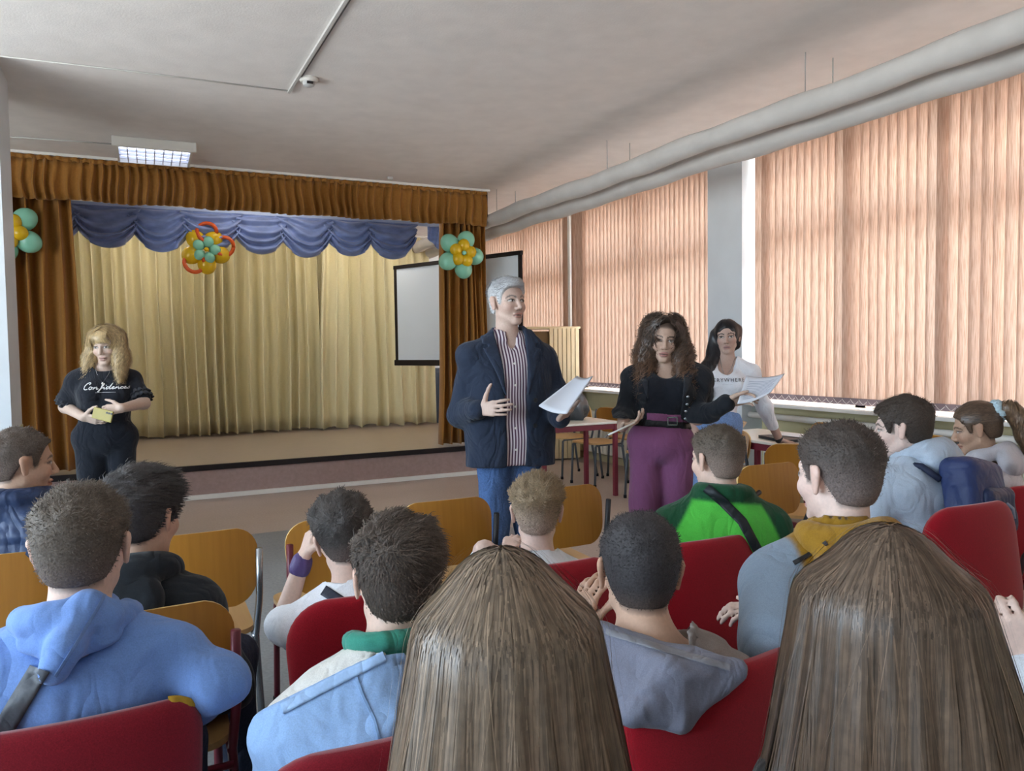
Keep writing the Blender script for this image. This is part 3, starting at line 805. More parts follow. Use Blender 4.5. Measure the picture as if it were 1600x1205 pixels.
# things on the near table
TZ = .73
e = empty('laptop', (4.45, 4.38, TZ), -.25, label='closed black laptop lying on the right table', cat='laptop')
MB().box((-.13, -.18, .002), (.13, .18, .016), .006).build('base', m_black, e)
MB().box((-.13, -.18, .017), (.13, .18, .024), .003).build('lid', m_black, e)
e = empty('sheet_of_paper', (4.56, 4.42, TZ + .025), .2, label='white sheet lying on the closed laptop', cat='paper')
MB().grid(lambda u, v: (-.105 + .21 * u, -.148 + .296 * v, .002 * math.sin(5 * u + 3 * v) + .003), 6, 6).build('sheet', mat('paper_white', '#e6e9ee', .8), e, True, solid=.001)
m_pen = mat('pen_dark', '#3a3d45', .3, .5)
for i, (x, y, a, lb) in enumerate([(4.62, 4.30, .6, 'dark pen on the paper on the right table, farther one'), (4.42, 4.13, .9, 'dark pen beside the woman\'s hand on the right table')]):
    e = empty('pen', (x, y, TZ + (.032 if i == 0 else .008)), a, label=lb, cat='pen', group='pens on the right table')
    MB().tube([(-.07, 0, 0), (.055, 0, 0)], .006, 8).build('barrel', m_pen, e, True)
    MB().tube([(.055, 0, 0), (.072, 0, 0)], [.005, .001], 8).build('tip', m_chrome, e, True)
m_cup = mat('beige_ceramic', '#b9a283', .55)
e = empty('bowl', (4.42, 4.95, TZ), label='shallow beige bowl at the far corner of the right table', cat='bowl')
MB().lathe([(.05, 0), (.06, .01), (.10, .05), (.125, .09), (.118, .09), (.09, .05), (.03, .02), (.001, .02)], 28).build('body', m_cup, e, auto=50)
MB().lathe([(.122, .088), (.128, .092), (.122, .096), (.118, .092)], 28).build('rim', m_cup, e, True)
e = empty('vase', (4.42, 4.95, TZ + .021), label='tall beige cylinder vase standing in the bowl', cat='vase')
MB().lathe([(.045, 0), (.05, .02), (.048, .22), (.05, .26), (.043, .26), (.04, .05), (.001, .04)], 24).build('body', m_cup, e, auto=50)
MB().lathe([(.05, .0), (.053, .012), (.05, .024), (.046, .012)], 24).build('foot_ring', m_black, e, True)
# ================================================================ people: signed-distance bodies meshed with surface nets
f32 = np.float32
def nrm(v): v = np.asarray(v, float); return v / (np.linalg.norm(v) + 1e-12)
def smin(a, b, k):
    h = np.clip(.5 + .5 * (b - a) / k, 0, 1); return b + (a - b) * h - k * h * (1 - h)
def smax(a, b, k): return -smin(-a, -b, k)
def rc(a, b, ra, rb):
    a = np.asarray(a, f32); b = np.asarray(b, f32); ba = b - a; L = max(float(ba @ ba), 1e-9)
    def f(p):
        pa = p - a; h = np.clip(pa @ ba / L, 0, 1)
        q = pa - h[:, None] * ba
        return np.sqrt(np.einsum('ij,ij->i', q, q)) - (ra + (rb - ra) * h)
    return f
def ell(c, r, R=None):
    c = np.asarray(c, f32); r = np.asarray(r, f32); R = None if R is None else np.asarray(R, f32)
    def f(p):
        q = p - c
        if R is not None: q = q @ R
        q = q / r; k0 = np.sqrt(np.einsum('ij,ij->i', q, q)) + 1e-9; q = q / r
        k1 = np.sqrt(np.einsum('ij,ij->i', q, q)) + 1e-9
        return k0 * (k0 - 1) / k1
    return f
def tri(a, b, c, r):
    """rounded triangular panel"""
    a, b, c = [np.asarray(x, f32) for x in (a, b, c)]; ba, cb, ac = b - a, c - b, a - c; nn = np.cross(ba, ac)
    e = [(a, ba, np.cross(ba, nn)), (b, cb, np.cross(cb, nn)), (c, ac, np.cross(ac, nn))]
    def f(p):
        s = sum(np.sign((p - o) @ w) for o, v, w in e) if 0 else None
        ins = np.ones(len(p), bool); dd = np.full(len(p), 1e9, f32)
        for o, v, w in e:
            q = p - o; ins &= (q @ w) >= 0
            h = np.clip(q @ v / (v @ v), 0, 1); x = q - h[:, None] * v; dd = np.minimum(dd, (x * x).sum(1))
        pl = ((p - a) @ nn) ** 2 / (nn @ nn)
        return np.sqrt(np.where(ins, pl, dd)) - r
    return f
def uni(fs, k):
    def f(p):
        d = fs[0](p)
        for g in fs[1:]: d = smin(d, g(p), k)
        return d
    return f
def folds(seed, amp, freq=16):
    r = np.random.RandomState(seed); A = r.normal(size=(4, 3)); A /= np.linalg.norm(A, axis=1)[:, None]
    B = r.normal(size=(4, 3)); ph = r.uniform(0, 6, 4); A = A.astype(f32); B = B.astype(f32)
    def f(p):
        d = 0
        for i in range(4):
            w = freq * (1 + .55 * i)
            d = d + np.sin(p @ A[i] * w + 1.6 * np.sin(p @ B[i] * w * .35 + ph[i]) + ph[i]) / (1 + .4 * i)
        return d * (amp * .62)
    return f

def sdf_mesh(f, lo, hi, hc, fine=(), margin=.012, B=8):
    """surface nets on a rectilinear grid, finer inside the boxes of 'fine' = [(lo, hi, step)]"""
    ax = []
    for i in range(3):
        t = lo[i]; a = [t]
        while t < hi[i]:
            h = hc
            for (l, u, s) in fine:
                if l[i] - 1e-6 <= t < u[i]: h = min(h, s)
            t += h; a.append(t)
        while len(a) % B: a.append(a[-1] + hc)
        ax.append(np.array(a, f32))
    n = [len(a) for a in ax]; nb = [k // B for k in n]
    def cent(a): a = a.reshape(-1, B); return (a[:, 0] + a[:, -1]) / 2, (a[:, -1] - a[:, 0]) / 2
    C = [cent(a) for a in ax]
    g = np.stack(np.meshgrid(C[0][0], C[1][0], C[2][0], indexing='ij'), -1).reshape(-1, 3).astype(f32)
    hd = np.sqrt(sum(x ** 2 for x in np.meshgrid(C[0][1], C[1][1], C[2][1], indexing='ij'))).reshape(-1)
    db = f(g); act = np.abs(db) < hd * 1.15 + margin + hc
    D = np.repeat(np.repeat(np.repeat(np.sign(db).reshape(nb).astype(f32), B, 0), B, 1), B, 2)
    D[D == 0] = 1
    ids = np.stack(np.unravel_index(np.nonzero(act)[0], nb), -1)
    off = np.stack(np.meshgrid(*[np.arange(B)] * 3, indexing='ij'), -1).reshape(-1, 3)
    for c0 in range(0, len(ids), 700):
        I = (ids[c0:c0 + 700, None, :] * B + off[None]).reshape(-1, 3)
        p = np.stack([ax[0][I[:, 0]], ax[1][I[:, 1]], ax[2][I[:, 2]]], -1)
        D[I[:, 0], I[:, 1], I[:, 2]] = f(p)
    S = D < 0
    c = np.zeros([k - 1 for k in n], np.int8)
    for dx in (0, 1):
        for dy in (0, 1):
            for dz in (0, 1):
                c += S[dx:n[0] - 1 + dx, dy:n[1] - 1 + dy, dz:n[2] - 1 + dz]
    idx = np.stack(np.nonzero((c > 0) & (c < 8)), -1)
    if not len(idx): return np.zeros((0, 3)), np.zeros((0, 4), int)
    corners = [(dx, dy, dz) for dx in (0, 1) for dy in (0, 1) for dz in (0, 1)]
    vals = np.stack([D[idx[:, 0] + a, idx[:, 1] + b, idx[:, 2] + e] for a, b, e in corners], 1)
    acc = np.zeros((len(idx), 3)); cnt = np.zeros(len(idx))
    for i, ci in enumerate(corners):
        for j, cj in enumerate(corners):
            if j <= i or sum(abs(ci[k] - cj[k]) for k in range(3)) != 1: continue
            a, b = vals[:, i], vals[:, j]; m = (a < 0) != (b < 0)
            t = np.where(m, a / np.where(m, a - b, 1), 0)
            for k in range(3):
                pi = ax[k][idx[:, k] + ci[k]]; pj = ax[k][idx[:, k] + cj[k]]
                acc[:, k] += np.where(m, pi + (pj - pi) * t, 0)
            cnt += m
    V = acc / cnt[:, None]
    VI = -np.ones([k - 1 for k in n], np.int32); VI[idx[:, 0], idx[:, 1], idx[:, 2]] = np.arange(len(idx))
    Q = []
    for k in range(3):
        a1, a2 = (k + 1) % 3, (k + 2) % 3
        sl0 = [slice(None)] * 3; sl1 = [slice(None)] * 3; sl0[k] = slice(0, n[k] - 1); sl1[k] = slice(1, n[k])
        ch = S[tuple(sl0)] != S[tuple(sl1)]
        e = np.stack(np.nonzero(ch), -1)
        e = e[(e[:, a1] > 0) & (e[:, a2] > 0) & (e[:, a1] < n[a1] - 1) & (e[:, a2] < n[a2] - 1)]
        neg = S[e[:, 0], e[:, 1], e[:, 2]]
        q = []
        for d1, d2 in ((-1, -1), (0, -1), (0, 0), (-1, 0)):
            ee = e.copy(); ee[:, a1] += d1; ee[:, a2] += d2; q.append(VI[ee[:, 0], ee[:, 1], ee[:, 2]])
        q = np.stack(q, 1); q[~neg] = q[~neg][:, ::-1]; Q.append(q)
    Q = np.concatenate(Q); Q = Q[(Q >= 0).all(1)]
    return V, Q

def normals(V, Q):
    n = np.cross(V[Q[:, 2]] - V[Q[:, 0]], V[Q[:, 3]] - V[Q[:, 1]]); N = np.zeros_like(V)
    for i in range(4): np.add.at(N, Q[:, i], n)
    return N / (np.linalg.norm(N, axis=1)[:, None] + 1e-12)

def grad(f, p, e=.004):
    d0 = f(p); g = np.stack([f(p + np.eye(3, dtype=f32)[i] * f32(e)) - d0 for i in range(3)], 1)
    return d0, g / (np.linalg.norm(g, axis=1)[:, None] + 1e-9)

def yawvec(y): y = math.radians(y); return np.array([math.sin(y), math.cos(y), 0.])
def frame(yaw, pitch=0, roll=0):
    """columns right, forward, up; pitch > 0 looks down; roll > 0 tilts to the right"""
    fw = yawvec(yaw); rt = np.array([fw[1], -fw[0], 0.]); up = np.array([0, 0, 1.])
    c, s = math.cos(math.radians(pitch)), math.sin(math.radians(pitch))
    fw, up = fw * c - up * s, up * c + fw * s
    c, s = math.cos(math.radians(roll)), math.sin(math.radians(roll))
    rt, up = rt * c - up * s, up * c + rt * s
    return np.stack([rt, fw, up], 1)

def sym(x): return np.abs(x)
def head_local(q, fem=0.0, ears=True, detail=True, open_mouth=0.0):
    """head in its own frame: origin at eye level between the ears, 0.23 m tall, +y is the face"""
    q = np.asarray(q, f32); a = q.copy(); a[:, 0] = np.abs(a[:, 0])
    d = ell((0, -.015, .03), (.076, .097, .086))(q)
    d = smin(d, ell((0, .024, -.038), (.058 - .003 * fem, .062, .078))(q), .03)
    d = smin(d, rc((.046 - .004 * fem, .0, -.062), (.010, .068, -.100), .018, .016)(a), .02)
    if detail:
        d = smin(d, ell((.037, .052, -.03), (.026, .03, .026))(a), .02)
        d = smin(d, rc((.048, .058, .022), (.006, .083, .02), .009, .009)(a), .018)
        d = smax(d, -ell((.033, .096, .001), (.019, .017, .0105))(a), .012)
        d = smin(d, ell((.033, .070, .0), (.0165, .0145, .011))(a), .004)
        d = smin(d, rc((0, .083, .012), (0, .106, -.034), .006, .0115)(q), .010)
        d = smin(d, ell((.012, .093, -.040), (.0085, .011, .008))(a), .006)
        d = smin(d, ell((0, .083, -.066), (.026, .015, .0062))(q), .004)
        d = smin(d, ell((0, .081, -.080), (.022, .015, .0075))(q), .005)
        d = smax(d, -ell((0, .098, -.0735), (.024, .012, .0012 + .006 * open_mouth))(q), .002)
        d = smin(d, ell((0, .070, -.104), (.018, .017, .014))(q), .014)
    if ears:
        E = frame(0, 0, 0)
        ea = rc((.084, -.014, .014), (.079, -.008, -.030), .0175, .0115)
        x = a.copy(); x[:, 0] = (x[:, 0] - .084) * 2.0 + .084 + (x[:, 1] + .01) * .55
        de = ea(x) * .62
        de = smax(de, -ell((.097, -.004, .0), (.010, .009, .015))(a), .004)
        d = smin(d, de, .006)
    return d
def zline(y, nape=-.062):
    return np.interp(y, [-.13, -.075, -.045, -.03, -.008, .012, .018, .032, .042, .055, .068, .12],
                     [nape, nape, nape + .006, -.02, .026, .03, -.018, -.014, .028, .052, .066, .074])

def hand_prims(wr, d, n, side, k=1.0, curl=.35, thumb=.7, spread=.3, curls=None):
    """palm and five fingers: d finger direction, n palm normal, side +1 right hand / -1 left"""
    wr = np.asarray(wr, float); d = nrm(d); n = nrm(n - d * np.dot(n, d)); t = np.cross(d, n) * side
    P_ = []
    kn = [(.030, .088), (.010, .092), (-.010, .088), (-.028, .080)]
    L = [(.042, .024, .02), (.046, .028, .021), (.043, .026, .02), (.033, .02, .018)]
    R = [.0088, .0092, .0086, .0076]
    for i in range(4):
        a = wr + (d * kn[i][1] + t * kn[i][0]) * k
        P_.append(rc(wr + t * kn[i][0] * .55 * k + d * .005 * k, a, .015 * k, .0112 * k))
        fd = nrm(d + t * (1.5 - i) * .11 * spread); ang = 0; c = curls[i] if curls else curl
        for j in range(3):
            ang += c * math.radians((52, 68, 42)[j])
            dr = fd * math.cos(ang) + n * math.sin(ang); b = a + dr * L[i][j] * k
            P_.append(rc(a, b, R[i] * k * (1 - .07 * j), R[i] * k * (1 - .07 * (j + 1)))); a = b
    a = wr + (d * .022 + t * .024) * k
    b = a + nrm(d * (1 - .55 * thumb) + t * (.35 + .75 * thumb) + n * .28) * .046 * k
    c = b + nrm(d * (1.1 - .6 * thumb) + t * (.15 + .65 * thumb) + n * .22) * .034 * k
    e = c + nrm(d * (1.1 - .5 * thumb) + t * (.05 + .55 * thumb) + n * .12) * .027 * k
    P_ += [rc(a, b, .0155 * k, .0118 * k), rc(b, c, .0112 * k, .0098 * k), rc(c, e, .0098 * k, .008 * k)]
    return P_

m_skin = colmat('skin', .5, .35, noise=.05, scale=120, bump=.05, bscale=300)
m_cloth = colmat('woven_cloth', .92, .15, sheen=.15, noise=.10, scale=420, bump=.25, bscale=38, wrinkle=.36)
m_denim = colmat('denim', .9, .15, noise=.22, scale=160, bump=.2, bscale=60, wrinkle=.5)
m_puffer = colmat('nylon', .5, .35, noise=.06, scale=200, bump=.3, bscale=30, wrinkle=.4)
m_hair = colmat('hair', .36, .5, noise=.2, scale=60, island=.34)
m_fuzz = colmat('short_hair', .6, .35, noise=.3, scale=260, island=.3, bump=.3, bscale=220)

SKIN = dict(fair=(.72, .50, .40), warm=(.62, .40, .29), tan=(.52, .33, .23), pale=(.76, .56, .48))
class Person: pass

def person(label, px, ytop, d, yaw=0, pitch=0, roll=0, tyaw=None, s=.93, hair_t=.012, pelvis=None, sit=True,
           skin='fair', fem=0.0, adult=False, arms=None, neck=None, sw=None, hr=1.0, haircol=(.05, .035, .025),
           shortfade=None, face=None, drop=.092, legs=None, scalp=True, hf=None, kick=None, bust=0.0, open_mouth=0.0, stance=0.09, lean=0.0):
    G = Person()
    top = P(px, ytop, d); R = frame(yaw, pitch, roll)
    c = top - np.array([0, 0, .115 * s + hair_t]) - R[:, 1] * 0
    G.c, G.R, G.s, G.haircol = c, R, s, np.array(haircol)
    tyaw = yaw if tyaw is None else tyaw; G.tyaw = tyaw
    tf = yawvec(tyaw)
    nb = c + frame(yaw, pitch * .5, roll * .5) @ np.array([0, -.028, -.155]) * s if neck is None else np.asarray(neck, float)
    G.nb = nb
    if pelvis is None:
        pelvis = np.array([nb[0], nb[1], .545]) - tf * .03 if sit else np.array([nb[0], nb[1], .565 * top[2]])
    pelvis = np.asarray(pelvis, float); G.pelvis = pelvis
    up = nrm(nb - pelvis); fw = nrm(tf - up * np.dot(tf, up)); rt = np.cross(fw, up); T = np.stack([rt, fw, up], 1)
    G.T = T; L = np.linalg.norm(nb - pelvis); G.L = L
    ad = 1.0 if adult else .84
    sw = sw or (.175 if adult else .142)
    rt_h = np.cross(tf, [0, 0, 1.])
    sh = {}
    for sd, nm in ((1, 'R'), (-1, 'L')):
        sh[nm] = nb + rt_h * sd * sw + np.array([0, 0, -drop]) + fw * .0
    G.sh = sh
    def tl(x, y, z): return pelvis + T @ np.array([x, y, z])
    G.tl = tl
    cw = sw * .93 * hr
    tor = [ell(tl(0, 0, .0), (.155 * ad * hr, .112 * ad, .115 * ad), T), ell(tl(0, .01, .36 * L), (.128 * ad * hr * (1 - .06 * fem), .10 * ad, .26 * L), T),
           ell(tl(0, .0, .66 * L), (cw, .112 * ad, .29 * L), T),
           rc(sh['L'], sh['R'], .052 * ad, .052 * ad)]
    for nm in 'LR': tor.append(rc(sh[nm] * .62 + nb * .38 + np.array([0, 0, .006]), nb + np.array([0, 0, .012 * ad]), .044 * ad, .040 * ad))
    if bust:
        for sd in (1, -1): tor.append(ell(tl(sd * .072, .085, .60 * L), (.062, .055 * bust, .062), T))
    G.tor = tor
    # arms
    G.el, G.wr, G.hand = {}, {}, {}
    arms = arms or {}
    for sd, nm in ((1, 'R'), (-1, 'L')):
        if nm in arms:
            a = arms[nm]; el, wr = np.asarray(a[0], float), np.asarray(a[1], float); kw = a[4] if len(a) > 4 else {}
            G.el[nm], G.wr[nm] = el, wr; G.hand[nm] = (a[2], a[3], kw)
        else:
            el = sh[nm] + rt_h * sd * .05 + tf * .06 + np.array([0, 0, -.24 * ad / .84])
            wr = np.array([pelvis[0], pelvis[1], 0]) + tf * .27 + rt_h * sd * .07 + np.array([0, 0, .655 if sit else .8])
            G.el[nm], G.wr[nm] = el, wr; G.hand[nm] = (tf - rt_h * sd * .5, np.array([0, 0, -1.]), dict(curl=.4))
    up_arm = {n: rc(sh[n], G.el[n], .047 * ad, .040 * ad) for n in 'LR'}
    fo_arm = {n: rc(G.el[n], G.wr[n], .038 * ad, .026 * ad) for n in 'LR'}
    hk = (.98 if not fem else .92) if adult else .82
    G.hp = {n: uni(hand_prims(G.wr[n], G.hand[n][0], G.hand[n][1], 1 if n == 'R' else -1, hk, **G.hand[n][2]), .0045) for n in 'LR'}
    # legs
    G.leg = {}
    ff = tf
    for sd, nm in ((1, 'R'), (-1, 'L')):
        hip = pelvis + rt_h * sd * .085 * ad + np.array([0, 0, -.02])
        if sit:
            kn = hip + ff * .40 + rt_h * sd * .05; kn[2] = .505
            an = kn + ff * .02 + rt_h * sd * .01; an[2] = .085
        else:
            an = np.array([pelvis[0], pelvis[1], .085]) + rt_h * sd * stance + ff * (.0 if kick is None else kick * sd)
            kn = (hip + an) / 2 + ff * .02; kn[2] = hip[2] * .53
        G.leg[nm] = (hip, kn, an, an + ff * .14 + rt_h * sd * .03 + np.array([0, 0, -.055]))
    legp = {}
    for nm, (h, k, a, t) in G.leg.items():
        legp[nm] = [rc(h, k, .078 * ad, .052 * ad), rc(k, a, .050 * ad, .034 * ad)]
    foot = {nm: rc(a + np.array([0, 0, -.04]) - ff * .02, t, .036, .030) for nm, (h, k, a, t) in G.leg.items()}
    G.legp, G.foot = legp, foot
    hc_, R_, s_ = c.astype(f32), R.astype(f32), s
    def headf(p): return head_local(((p - hc_) @ R_) / f32(s_), fem, open_mouth=open_mouth) * s_
    G.headf = headf
    nk = rc(c + R @ np.array([0, -.022, -.06]) * s, nb + np.array([0, 0, -.03]), (.052 - .006 * fem) * s, (.062 - .008 * fem) * (s if not adult else 1))
    G.nk = nk
    # head and neck get their own detail only near the head: far points see a ball
    def body(p):
        d = uni(tor, .04)(p) + .012
        for n in 'LR':
            d = smin(d, up_arm[n](p), .03); d = smin(d, fo_arm[n](p), .02)
            for g in legp[n]: d = smin(d, g(p) + .008, .03)
            d = smin(d, foot[n](p) + .006, .02)
            w = G.wr[n].astype(f32); near = ((p - w) ** 2).sum(1) < .30 ** 2
            if near.any():
                dd = d[near]; dd = smin(dd, G.hp[n](p[near]), .012); d[near] = dd
        near = ((p - hc_) ** 2).sum(1) < .30 ** 2
        d = smin(d, nk(p), .03)
        if near.any(): d[near] = smin(d[near], headf(p[near]), .022)
        return d
    pts = [c, pelvis] + list(G.el.values()) + list(G.wr.values()) + [x for l in G.leg.values() for x in l] + [nb] + list(sh.values())
    lo = np.min(pts, 0) - .22; hi = np.max(pts, 0) + .24; lo[2] = -.005 if lo[2] < 0 else lo[2]; hi[2] = c[2] + .16
    hs = hf or (.0042 if adult else .007)
    fine = [(c - .135, c + .135, hs)]
    for n in 'LR':
        if n in arms: m_ = G.wr[n] + nrm(G.hand[n][0]) * .08; fine.append((m_ - .12, m_ + .12, .0064))
    V, Q = sdf_mesh(body, lo, hi, .016, fine)
    G.base = np.array([pelvis[0], pelvis[1], 0.])
    e = empty('person', G.base, label=label, cat='person'); G.e = e
    # colours
    sk = np.array(SKIN[skin] if isinstance(skin, str) else skin); col = np.tile(sk, (len(V), 1))
    q = (V - c) @ R / s; ax_ = np.abs(q[:, 0]); near = np.linalg.norm(q, axis=1) < .17
    def mixc(m, cc, a=1.0):
        m = np.clip(m, 0, 1)[:, None] * a; col[:] = col * (1 - m) + np.asarray(cc) * m
    blush = np.exp(-(((ax_ - .045) / .02) ** 2 + ((q[:, 2] + .035) / .02) ** 2)) * (q[:, 1] > .02) * near
    mixc(blush, sk * np.array([1.02, .80, .78]), .5)
    mixc(near * np.exp(-((ax_ - .089) / .012) ** 2) * (np.abs(q[:, 1] + .01) < .03) * (q[:, 2] < .03) * (q[:, 2] > -.05), sk * np.array([1.0, .78, .72]), .4)
    fz = near & (q[:, 1] > .045)
    F = dict(brow=np.array(haircol) * .8, iris=(.06, .04, .03), lip=sk * np.array([.80, .50, .50]), browt=.0042); F.update(face or {})
    bz = .0235 - 6.0 * (ax_ - .032) ** 2 * 3
    mixc(fz * (np.abs(q[:, 2] - bz) < F['browt']) * (ax_ > .012) * (ax_ < .056), F['brow'], .85)
    er = ((ax_ - .033) / .0155) ** 2 + ((q[:, 2] - .0) / .0062) ** 2
    mixc(fz * (er < 2.6), sk * .62, .6)
    mixc(fz * (er < 1), (.62, .60, .58), .95)
    gz = F.get('gaze', 0.0)
    sx = np.sign(q[:, 0])
    mixc(fz * ((((ax_ - .033) - gz * sx) / .0068) ** 2 + ((q[:, 2] - .0005) / .0068) ** 2 < 1) * (er < 1.2), F['iris'], 1)
    mixc(fz * (np.abs(q[:, 2] - .0062 + 18 * (ax_ - .033) ** 2) < .0026) * (np.abs(ax_ - .033) < .018), (.05, .035, .03), .9)
    mixc(fz * (((q[:, 0]) / .0255) ** 2 + ((q[:, 2] + .0735) / .0135) ** 2 < 1), F['lip'], .8)
    mixc(fz * (np.abs(q[:, 2] + .0735) < .0016 + .004 * open_mouth) * (ax_ < .023), sk * .25, .8)
    mixc(fz * (((ax_ - .008) / .0035) ** 2 + ((q[:, 2] + .0475) / .003) ** 2 < 1), sk * .4, .7)
    if scalp:
        g = q[:, 2] - zline(q[:, 1], -.07)
        mixc(near * (g > -.004) * (ax_ < .076) * (1 / (1 + np.exp(-g * 260))), np.array(haircol) * .8 + sk * .12, .95)
    me = mesh_np('body', V - G.base, Q, True, col)
    link('body', me, m_skin, e)
    G.body_f = body; G.lo, G.hi = lo, hi
    return G

def garment(G, name, fn, col, m=None, lo=None, hi=None, h=.011, colfn=None, fine=(), parent=None):
    lo = G.lo - .06 if lo is None else lo; hi = G.hi + .06 if hi is None else hi
    lo = np.array(lo, float); lo[2] = max(lo[2], .0)
    V, Q = sdf_mesh(fn, lo, hi, h, fine)
    if not len(Q): return None
    c = np.tile(np.array(col, float), (len(V), 1))
    if colfn is not None: c = colfn(V, c)
    o = link(name, mesh_np(name, V - G.base, Q, True, c), m or m_cloth, parent or G.e)
    return o

def top_fn(G, infl=.014, sleeves='long', hem=-.08, neck_r=.062, seed=1, amp=.005, freq=16, extra=(), cuts=(), sl_r=1.0, arm_infl=None, vneck=None, cuff=.94, kx=.03, belly=0.0):
    """garment over torso and arms as one distance function"""
    ai = infl if arm_infl is None else arm_infl
    prim = list(G.tor); pv = G.pelvis.astype(f32); T = G.T.astype(f32)
    if belly: prim.append(ell(G.tl(0, .05, .3 * G.L), (.13, .09 + belly, .2 * G.L), G.T))
    t = uni(prim, .045)
    arms = []
    for n in 'LR':
        s_, e_, w_ = G.sh[n], G.el[n], G.wr[n]; k = .84 if G.s < .96 and not getattr(G, 'adult', False) else 1.0
        if sleeves in ('long', '34'):
            q = e_ + (w_ - e_) * (cuff if sleeves == 'long' else .45)
            arms.append(rc(s_, e_, (.050 * k + ai) * sl_r, (.044 * k + ai) * sl_r)); arms.append(rc(e_, q, (.043 * k + ai) * sl_r, (.032 * k + ai * .8) * sl_r))
        elif sleeves == 'short':
            q = s_ + (e_ - s_) * .72; arms.append(rc(s_, q, (.05 * k + ai) * sl_r, (.052 * k + ai) * sl_r))
    fo = folds(seed, amp, freq)
    nkc = rc(G.nb + np.array([0, 0, -.02]), G.c + np.array([0, 0, -.02]), neck_r, neck_r + .015)
    ex = [x for x in extra]
    def f(p):
        d = t(p) - infl
        for a in arms: d = smin(d, a(p), kx)
        d = d + fo(p)
        q = (p - pv) @ T
        d = smax(d, (hem - q[:, 2]), .008)
        d = smax(d, -nkc(p), .006)
        if vneck is not None: d = smax(d, -vneck(p), .006)
        for x in ex: d = smin(d, x(p), .018)
        for x in cuts: d = smax(d, -x(p), .006)
        return d
    return f
def pants_fn(G, infl=.012, waist=.09, seed=2, amp=.006, flare=1.0, hem=.06):
    ts = list(G.tor[:2]); legs = []
    for n in 'LR':
        h, k, a, t = G.leg[n]
        legs += [rc(h, k, .078 + infl, .056 + infl), rc(k, a + np.array([0, 0, hem - .06]), .055 + infl, (.043 + infl) * flare)]
    fo = folds(seed, amp, 14); pv = G.pelvis.astype(f32); T = G.T.astype(f32)
    tf = uni(ts, .05)
    def f(p):
        d = tf(p) - infl
        for g in legs: d = smin(d, g(p), .025)
        d = d + fo(p)
        q = (p - pv) @ T
        return smax(d, q[:, 2] - waist, .006)
    return f
def shoes(G, col, ff):
    for n in 'LR':
        h, k, a, t = G.leg[n]
        f = uni([rc(a + np.array([0, 0, -.045]) - ff * .03, t + np.array([0, 0, .0]), .044, .036), rc(a + np.array([0, 0, -.03]), a + np.array([0, 0, .02]), .045, .045)], .03)
        fl = lambda p, f=f: np.maximum(f(p), .002 - p[:, 2])
        garment(G, 'shoe', fl, col, m_puffer, np.minimum(a, t) - .08, np.maximum(a, t) + .08, .010)

def ribbons(name, G, paths, width, colr, m, taper=True, tip=None, nrmls=None):
    """paths (N, K, 3) -> flat strands; one mesh"""
    N, K, _ = paths.shape
    t = np.gradient(paths, axis=1); t /= np.linalg.norm(t, axis=2)[..., None] + 1e-9
    if nrmls is None: nrmls = paths - G.c
    sd = np.cross(t, nrmls); sd /= np.linalg.norm(sd, axis=2)[..., None] + 1e-9
    w = np.asarray(width).reshape(-1, 1) * (np.linspace(1, .25, K)[None] if taper else 1)
    a = paths - sd * w[..., None] / 2; b = paths + sd * w[..., None] / 2
    V = np.stack([a, b], 2).reshape(-1, 3) - G.base
    i = (np.arange(N)[:, None] * K + np.arange(K - 1)[None]).reshape(-1) * 2
    Q = np.stack([i, i + 1, i + 3, i + 2], 1)
    c = np.repeat(colr, K * 2, axis=0) if colr.shape[0] == N else np.tile(colr, (N * K * 2, 1))
    if tip is not None:
        tt = np.tile(np.repeat(np.linspace(0, 1, K) ** 1.5, 2), N)[:, None]; c = c * (1 - tt) + np.asarray(tip) * tt
    return link(name, mesh_np(name, V, Q, True, c), m, G.e)

